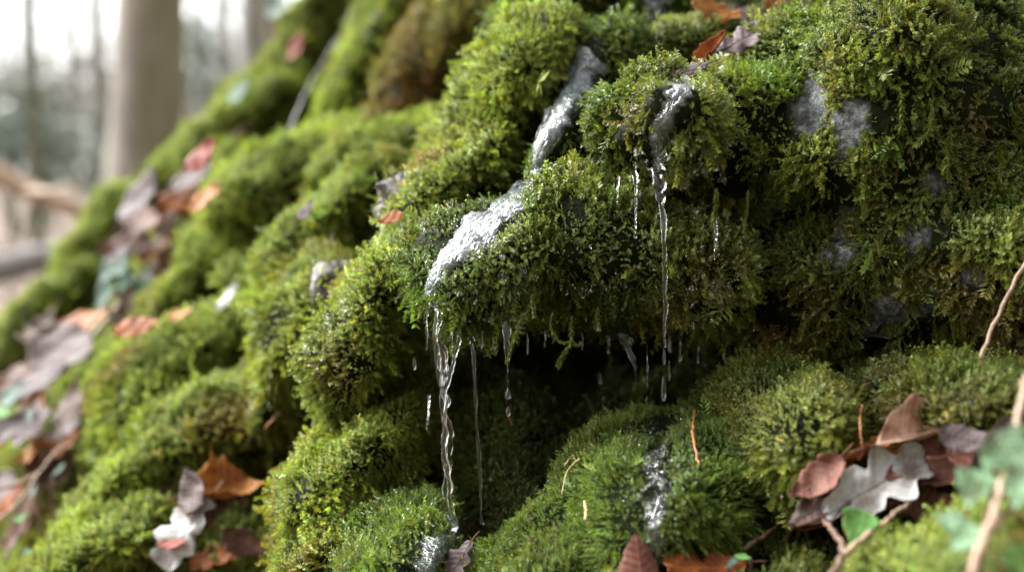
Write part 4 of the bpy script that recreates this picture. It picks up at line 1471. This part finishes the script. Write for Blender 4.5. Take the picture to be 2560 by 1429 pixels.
strand([(2252, 230, 1.0), (2255, 280, 1.0), (2250, 330, 1.0)], 'straight moss strand left of the curved one on the large boulder', 1.3)
strand([(2375, 330, 1.0), (2370, 380, .99), (2362, 430, .99)], 'moss strand below and right of the curved one on the large boulder', 1.2)
strand([(2498, 370, 1.0), (2505, 410, .99), (2500, 455, .99)], 'moss strand at the far right of the large boulder', 1.2)
strand([(2435, 470, 1.0), (2440, 520, .99), (2445, 570, .99)], 'shaggy moss strand low on the right of the large boulder', 1.6)

# ------------------------------------------------------------------ water
def film_mat(name='water_film', painted_sheen=.24, low=1.08, fine=(32, 80), gloss=1.7):
    """a thin running film: clear, mirror-bright at a slant, streaked with a pale tone that paints in sky reflection, torn at its edges"""
    m, n, l, p = nmat(name)
    n.remove(p)

    def tex(sx, sy, det, dist):
        uv = n.new('ShaderNodeUVMap')
        mp = n.new('ShaderNodeMapping')
        mp.inputs['Scale'].default_value = (sx, sy, 1)
        l.new(uv.outputs[0], mp.inputs[0])
        t = n.new('ShaderNodeTexNoise')
        t.inputs['Scale'].default_value = 1.0
        t.inputs['Detail'].default_value = det
        t.inputs['Distortion'].default_value = dist
        l.new(mp.outputs[0], t.inputs['Vector'])
        return t
    t = tex(75, 330, 3, 1.4)
    t2 = tex(fine[0], fine[1], 3, .6)
    b = n.new('ShaderNodeBump')
    b.inputs['Strength'].default_value = 1.0
    b.inputs['Distance'].default_value = .0045
    l.new(t.outputs['Fac'], b.inputs['Height'])
    gl = n.new('ShaderNodeBsdfGlossy')
    gl.inputs['Roughness'].default_value = .06
    l.new(b.outputs[0], gl.inputs['Normal'])
    tp = n.new('ShaderNodeBsdfTransparent')
    tp.inputs['Color'].default_value = (.90, .95, .93, 1)
    df = n.new('ShaderNodeBsdfDiffuse')
    df.inputs['Color'].default_value = (.50, .57, .59, 1)  # pale diffuse colour stands in for the sky mirrored in the water
    mr = n.new('ShaderNodeMapRange')
    mr.inputs['From Min'].default_value = .38
    mr.inputs['From Max'].default_value = .66
    mr.inputs['To Min'].default_value = painted_sheen * .15
    mr.inputs['To Max'].default_value = painted_sheen
    l.new(t.outputs['Fac'], mr.inputs[0])
    m1 = n.new('ShaderNodeMixShader')
    l.new(mr.outputs[0], m1.inputs[0])
    l.new(tp.outputs[0], m1.inputs[1])
    l.new(df.outputs[0], m1.inputs[2])
    fr = n.new('ShaderNodeFresnel')
    fr.inputs['IOR'].default_value = 1.4
    l.new(b.outputs[0], fr.inputs['Normal'])
    ad = n.new('ShaderNodeMath')
    ad.operation = 'MULTIPLY'
    ad.inputs[1].default_value = gloss
    ad.use_clamp = True
    l.new(fr.outputs[0], ad.inputs[0])
    m2 = n.new('ShaderNodeMixShader')
    l.new(ad.outputs[0], m2.inputs[0])
    l.new(m1.outputs[0], m2.inputs[1])
    l.new(gl.outputs[0], m2.inputs[2])
    e = n.new('ShaderNodeAttribute')
    e.attribute_name = 'edge'
    sm = n.new('ShaderNodeMath')
    sm.operation = 'ADD'
    l.new(e.outputs['Fac'], sm.inputs[0])
    l.new(t2.outputs['Fac'], sm.inputs[1])
    er = n.new('ShaderNodeMapRange')
    er.inputs['From Min'].default_value = low
    er.inputs['From Max'].default_value = low + .22
    l.new(sm.outputs[0], er.inputs[0])
    m3 = n.new('ShaderNodeMixShader')
    clear = n.new('ShaderNodeBsdfTransparent')
    l.new(er.outputs[0], m3.inputs[0])
    l.new(m2.outputs[0], m3.inputs[1])
    l.new(clear.outputs[0], m3.inputs[2])
    l.new(m3.outputs[0], n['Material Output'].inputs['Surface'])
    return m


FILM = film_mat()
FLECK = film_mat('water_flecks', .02, 1.06, (60, 110), 3.0)
TRICKLE = film_mat('water_trickle', .22, 1.0, (32, 80), 2.0)
wm_, n_w, l_w, p_w = nmat('clear_water')
p_w.inputs['Base Color'].default_value = (.96, .98, .97, 1)
p_w.inputs['Transmission Weight'].default_value = 1.0
p_w.inputs['Roughness'].default_value = .015
p_w.inputs['IOR'].default_value = 1.33
CLEAR = wm_
_tp = n_w.new('ShaderNodeBsdfTransparent')
_mx = n_w.new('ShaderNodeMixShader')
_mx.inputs[0].default_value = .22
l_w.new(p_w.outputs[0], _mx.inputs[1])
l_w.new(_tp.outputs[0], _mx.inputs[2])
l_w.new(_mx.outputs[0], n_w['Material Output'].inputs['Surface'])


def film(path, label, lift=.006, n=90, m=15, smooth=5, torn=0.0, mat=None):
    C = spline(np.array(path, float), n)
    T = np.gradient(C[:, :2], axis=0)
    T /= np.linalg.norm(T, axis=1)[:, None]
    Nn = np.stack([-T[:, 1], T[:, 0]], 1)
    w = np.linspace(-1, 1, m)
    g = np.random.default_rng(int(path[0][0]))
    ed = 1.12 + .26 * np.convolve(g.normal(0, 1, n + 8), np.ones(4) / 2, 'same')[4:-4]
    Dp = np.full((n, m), np.nan)
    XY = np.zeros((n, m, 2))
    for i in range(n):
        for j in range(m):
            q = C[i, :2] + Nn[i] * w[j] * C[i, 2] * ed[i]
            XY[i, j] = q
            p, nn = hit(*q)
            if p is not None:
                Dp[i, j] = p @ CF
    Dp = np.where(np.isnan(Dp), np.nanmedian(Dp), Dp)
    med = np.median(Dp, axis=1)
    for k in range(3):
        pad = np.pad(med, 4, mode='edge')
        med = np.convolve(pad, np.ones(9) / 9, 'valid')
    Dp = np.clip(Dp, med[:, None] - .09, med[:, None] + .04)
    raw = Dp.copy()
    for rnd in range(3):                                         # water lies on the foremost moss it meets
        for k in range(smooth):
            pad = np.pad(Dp, 1, mode='edge')
            Dp = (pad[:-2, 1:-1] + pad[2:, 1:-1] + pad[1:-1, :-2] + pad[1:-1, 2:] + 2 * pad[1:-1, 1:-1]) / 6
        if rnd < 2:
            Dp = np.minimum(Dp, raw)
    P = np.zeros((n, m, 3))
    for i in range(n):
        for j in range(m):
            P[i, j] = at(XY[i, j, 0], XY[i, j, 1], Dp[i, j])
    du, dv = np.gradient(P, axis=0), np.gradient(P, axis=1)
    N = np.cross(du, dv)
    N /= np.linalg.norm(N, axis=2)[:, :, None] + 1e-12
    flip = (N * P).sum(-1) > 0
    N[flip] *= -1
    flat = P.reshape(-1, 3)
    rip = .0012 * noise3(flat * np.array([1, 1, .6]), .012, 55) + .0008 * noise3(flat, .005, 56)
    P = P + N * (lift * (1 - w[None, :, None] ** 2) - .0025) + N * rip.reshape(n, m, 1)
    iq = (np.arange(n - 1)[:, None] * m + np.arange(m - 1)[None]).ravel()
    Q = np.stack([iq, iq + 1, iq + m + 1, iq + m], 1)
    me = new_mesh('water', P.reshape(-1, 3), Q.ravel(), np.full(len(Q), 4))
    s = np.concatenate([[0], np.cumsum(np.linalg.norm(np.diff(P[:, m // 2], axis=0), axis=1))])
    UVw = np.stack([np.repeat(s, m), np.tile(w, n) * np.repeat(C[:, 2] * PX * med, m)], 1)
    ea = me.attributes.new('edge', 'FLOAT', 'POINT')
    ea.data.foreach_set('value', (np.tile(np.abs(w), n) * (1 - torn) + torn * .72).astype(np.float32))
    ul = me.uv_layers.new(name='UVMap')
    ul.data.foreach_set('uv', UVw[Q.ravel()].astype(np.float32).ravel())
    o = obj('water', me, mat or FILM)
    tag(o, label, 'water', kind='structure')


film(STREAMS['upper'], 'main stream sliding over the moss to the lip of the central boulder', smooth=9, lift=.0105)
film(STREAMS['top'], 'short bright run of water at the upper frame edge', lift=.016)
film(STREAMS['middle'], 'trickle running over the lip above the small hollow', torn=.35, mat=TRICKLE)
film(STREAMS['lower'], 'wet run down the right side of the front centre mound', lift=.007, torn=.8, mat=FLECK)
film(STREAMS['bottom'], 'stream leaving through the bottom edge below the falling water', torn=.3, mat=TRICKLE)

WG = np.random.default_rng(77)


def fall(pts, label, name='water_strand', flat=.45, n=110, wob=.2, group='strands of falling water', split=1):
    """pts: (X, Y, radius px, depth)"""
    Q = spline(np.array(pts, float), n)
    W = np.array([at(q[0], q[1], q[3]) for q in Q])
    k = np.convolve(WG.normal(0, 1, n + 8), np.ones(5) / 2.2, 'same')[4:-4]
    W = W + (CR * (WG.normal(0, 1, (n, 1)) * .0) + CR * (k * .0006)[:, None] * min(1, np.mean(Q[:, 2]) / 12))
    r = np.maximum(Q[:, 2], .8) * PX * Q[:, 3] * (1 + wob * k)
    mb = MB()
    t_ = np.linspace(0, 1, n)
    for q in range(split):                                       # a broad fall is several threads twining round each other
        ph = q * 2.1 + 9 * t_ + 1.3 * np.sin(7 * t_ + q)
        o_ = 0 if split == 1 else (CR * (np.cos(ph) * r * .62)[:, None] + CF * (np.sin(ph) * r * .5)[:, None])
        k2 = np.convolve(WG.normal(0, 1, n + 8), np.ones(4) / 2, 'same')[4:-4]
        mb.tube(W + o_, np.maximum(r * (1 if split == 1 else .5 * (1 + .28 * k2)), .00015), 14, flat=flat if split == 1 else .7)
    return tag(mb.build(name, CLEAR), label, 'falling water', group)


def drop(X, Y, rx, ry, d, label):
    u = np.linspace(0, np.pi, 12)
    mb = MB()
    c = at(X, Y, d)
    P = [c + CU * (math.cos(t) * ry * (1.25 if math.cos(t) > 0 else .9)) * PX * d for t in u]
    r = [max(.02, math.sin(t) * (1 - .25 * math.cos(t))) * rx * PX * d for t in u]
    mb.tube(P, r, 14)
    tag(mb.build('water_drop', CLEAR), label, 'drop', 'drops falling from the lips')


LD = 1.05
fall([(1100, 700, 12.5, 1.075), (1096, 760, 13.8, 1.055), (1094, 830, 11.2, LD), (1100, 880, 12.5, LD), (1105, 930, 15.0, LD), (1108, 970, 10.0, LD), (1110, 1010, 11.9, LD), (1114, 1070, 10.0, LD), (1117, 1130, 12.5, LD), (1116, 1180, 11.2, LD), (1120, 1230, 11.2, LD), (1126, 1280, 11.2, LD), (1134, 1335, 15.0, LD), (1136, 1400, 12.5, LD)],
     'widest strand of falling water, at the left end of the lip', split=3)
fall([(1152, 800, 3, 1.07), (1148, 838, 5, LD), (1140, 880, 4.5, LD), (1130, 920, 4, LD), (1118, 965, 3.5, LD), (1110, 990, 3, LD)], 'short slanting strand joining the widest one from the right')
fall([(1158, 740, 5, 1.08), (1166, 790, 7, 1.065), (1176, 840, 6, 1.058), (1181, 870, 4, LD), (1186, 930, 4, LD), (1190, 1010, 3.8, LD), (1194, 1100, 3.5, LD), (1198, 1170, 4.2, LD), (1201, 1230, 3, LD), (1205, 1310, 4, LD)], 'second long strand of falling water, right of the widest one')
fall([(1258, 760, 4, 1.06), (1263, 800, 9, 1.045), (1267, 850, 8, 1.04), (1268, 895, 5, 1.04), (1269, 912, 2, 1.04), (1269, 950, 1.2, 1.04), (1269, 976, 1.1, 1.04)], 'thread of water ending in a round drop')
drop(1269, 988, 7, 10, 1.04, 'round clear drop under the thread of water')
drop(1270, 1030, 5, 11, 1.04, 'falling drop below the round one')
fall([(1584, 405, 4, 1.07), (1587, 445, 6, 1.045), (1589, 475, 3.5, 1.04), (1589, 540, 2.6, 1.035), (1588, 580, 2, 1.03)], 'thin strand at the left of the small upper hollow')
drop(1588, 590, 5, 7, 1.03, 'drop under the thin strand of the small upper hollow')
fall([(1545, 440, 3, 1.07), (1543, 475, 3, 1.05), (1542, 512, 2.2, 1.05)], 'shortest strand in the small upper hollow')
fall([(1640, 385, 8, 1.06), (1643, 430, 15, 1.035), (1648, 485, 11, 1.028), (1655, 525, 6.5, 1.024), (1659, 600, 5.5, 1.02), (1661, 680, 5, 1.02), (1662, 760, 4.2, 1.02), (1661, 830, 3.4, 1.02), (1660, 868, 2.2, 1.02)], 'longest strand, falling from the upper lip past the central boulder')
drop(1660, 895, 4, 20, 1.02, 'stretched drop below the longest strand')
drop(1659, 975, 5.5, 30, 1.02, 'long splashing drop above the wet run')
drop(1674, 865, 4, 18, 1.02, 'drop right of the longest strand')
drop(1673, 930, 3, 24, 1.02, 'slim drop right of the stretched one')
fall([(1787, 530, 2, 1.03), (1788, 560, 4, 1.028), (1789, 585, 4, 1.026), (1786, 620, 3, 1.025), (1786, 650, 1.5, 1.025)], 'strand dripping from the moss strand at the right of the small upper hollow')
fall([(1545, 770, 6, 1.12), (1553, 815, 15, 1.09), (1565, 855, 12, 1.08), (1578, 890, 8, 1.075), (1588, 915, 5, 1.075), (1591, 940, 2, 1.075), (1595, 965, 1.5, 1.075), (1600, 1000, 1.3, 1.075)], 'tapering cone of water hanging over the front centre mound')
fall([(1617, 820, 2, 1.11), (1618, 870, 2, 1.08), (1618, 920, 1.8, 1.075), (1618, 975, 1.3, 1.075)], 'faint thread left of the longest strand')
for X, Y, r, h_, d_ in [(1205, 835, 2.2, 34, 1.06), (1232, 845, 1.8, 26, 1.06), (1318, 850, 2, 30, 1.07), (1362, 842, 1.6, 22, 1.07), (1455, 845, 1.8, 26, 1.09), (1520, 848, 2.2, 36, 1.1), (1700, 868, 2, 34, 1.08), (1128, 845, 2.4, 40, 1.055), (1745, 880, 1.6, 24, 1.08), (1066, 840, 2, 30, 1.07)]:
    fall([(X, Y - 60, 1.2, d_ + .01), (X + 1, Y - 10, r * 1.3, d_), (X, Y + h_ * .6, r, d_), (X, Y + h_, r * 1.4, d_), (X, Y + h_ + 5, .8, d_)], 'short fine drip hanging from the lip of the central boulder', 'water_drip', n=30, group='fine drips along the lip')
drop(1500, 948, 4, 15, 1.08, 'lone drop in the middle of the dark hollow')
fall([(1072, 985, 3, 1.07), (1070, 1030, 5, 1.065), (1066, 1075, 3, 1.065)], 'short run of water on the moss left of the widest strand')
drop(1036, 910, 4, 15, 1.07, 'drop at the left of the lip')
drop(1077, 1245, 5, 17, 1.06, 'drop low on the left of the widest strand')

# droplets clinging to the wet moss, too many to count
g = np.random.default_rng(411)
tri = []
ico = np.array([[0, 0, 1], [.894, 0, .447], [.276, .851, .447], [-.724, .526, .447], [-.724, -.526, .447], [.276, -.851, .447], [.724, .526, -.447], [-.276, .851, -.447], [-.894, 0, -.447], [-.276, -.851, -.447], [.724, -.526, -.447], [0, 0, -1]])
icf = np.array([[0, 1, 2], [0, 2, 3], [0, 3, 4], [0, 4, 5], [0, 5, 1], [1, 6, 2], [2, 7, 3], [3, 8, 4], [4, 9, 5], [5, 10, 1], [2, 6, 7], [3, 7, 8], [4, 8, 9], [5, 9, 10], [1, 10, 6], [6, 11, 7], [7, 11, 8], [8, 11, 9], [9, 11, 10], [10, 11, 6]])
DV, DF, o_ = [], [], 0
for wx, wy, r in WETZ:
    for k in range(int(r * .95) if wy < 1000 else 8):
        X, Y = wx + g.normal(0, r * .45), wy + g.normal(0, r * .4)
        p, nn = hit(X, Y)
        if p is None:
            continue
        p = p + nn * g.uniform(.004, .011)
        s_ = np.exp(g.normal(-.2, .45)) * .0008
        V = ico * s_ * np.array([g.uniform(.7, 1.6), 1, g.uniform(.8, 2.2)])
        DV.append(p + V)
        DF.append(icf + o_)
        o_ += 12
tag(obj('water_droplets', new_mesh('water_droplets', np.concatenate(DV), np.concatenate(DF).ravel(), np.full(20 * len(DF), 3)), CLEAR), 'glinting droplets clinging to the wet moss', 'droplets', kind='stuff')
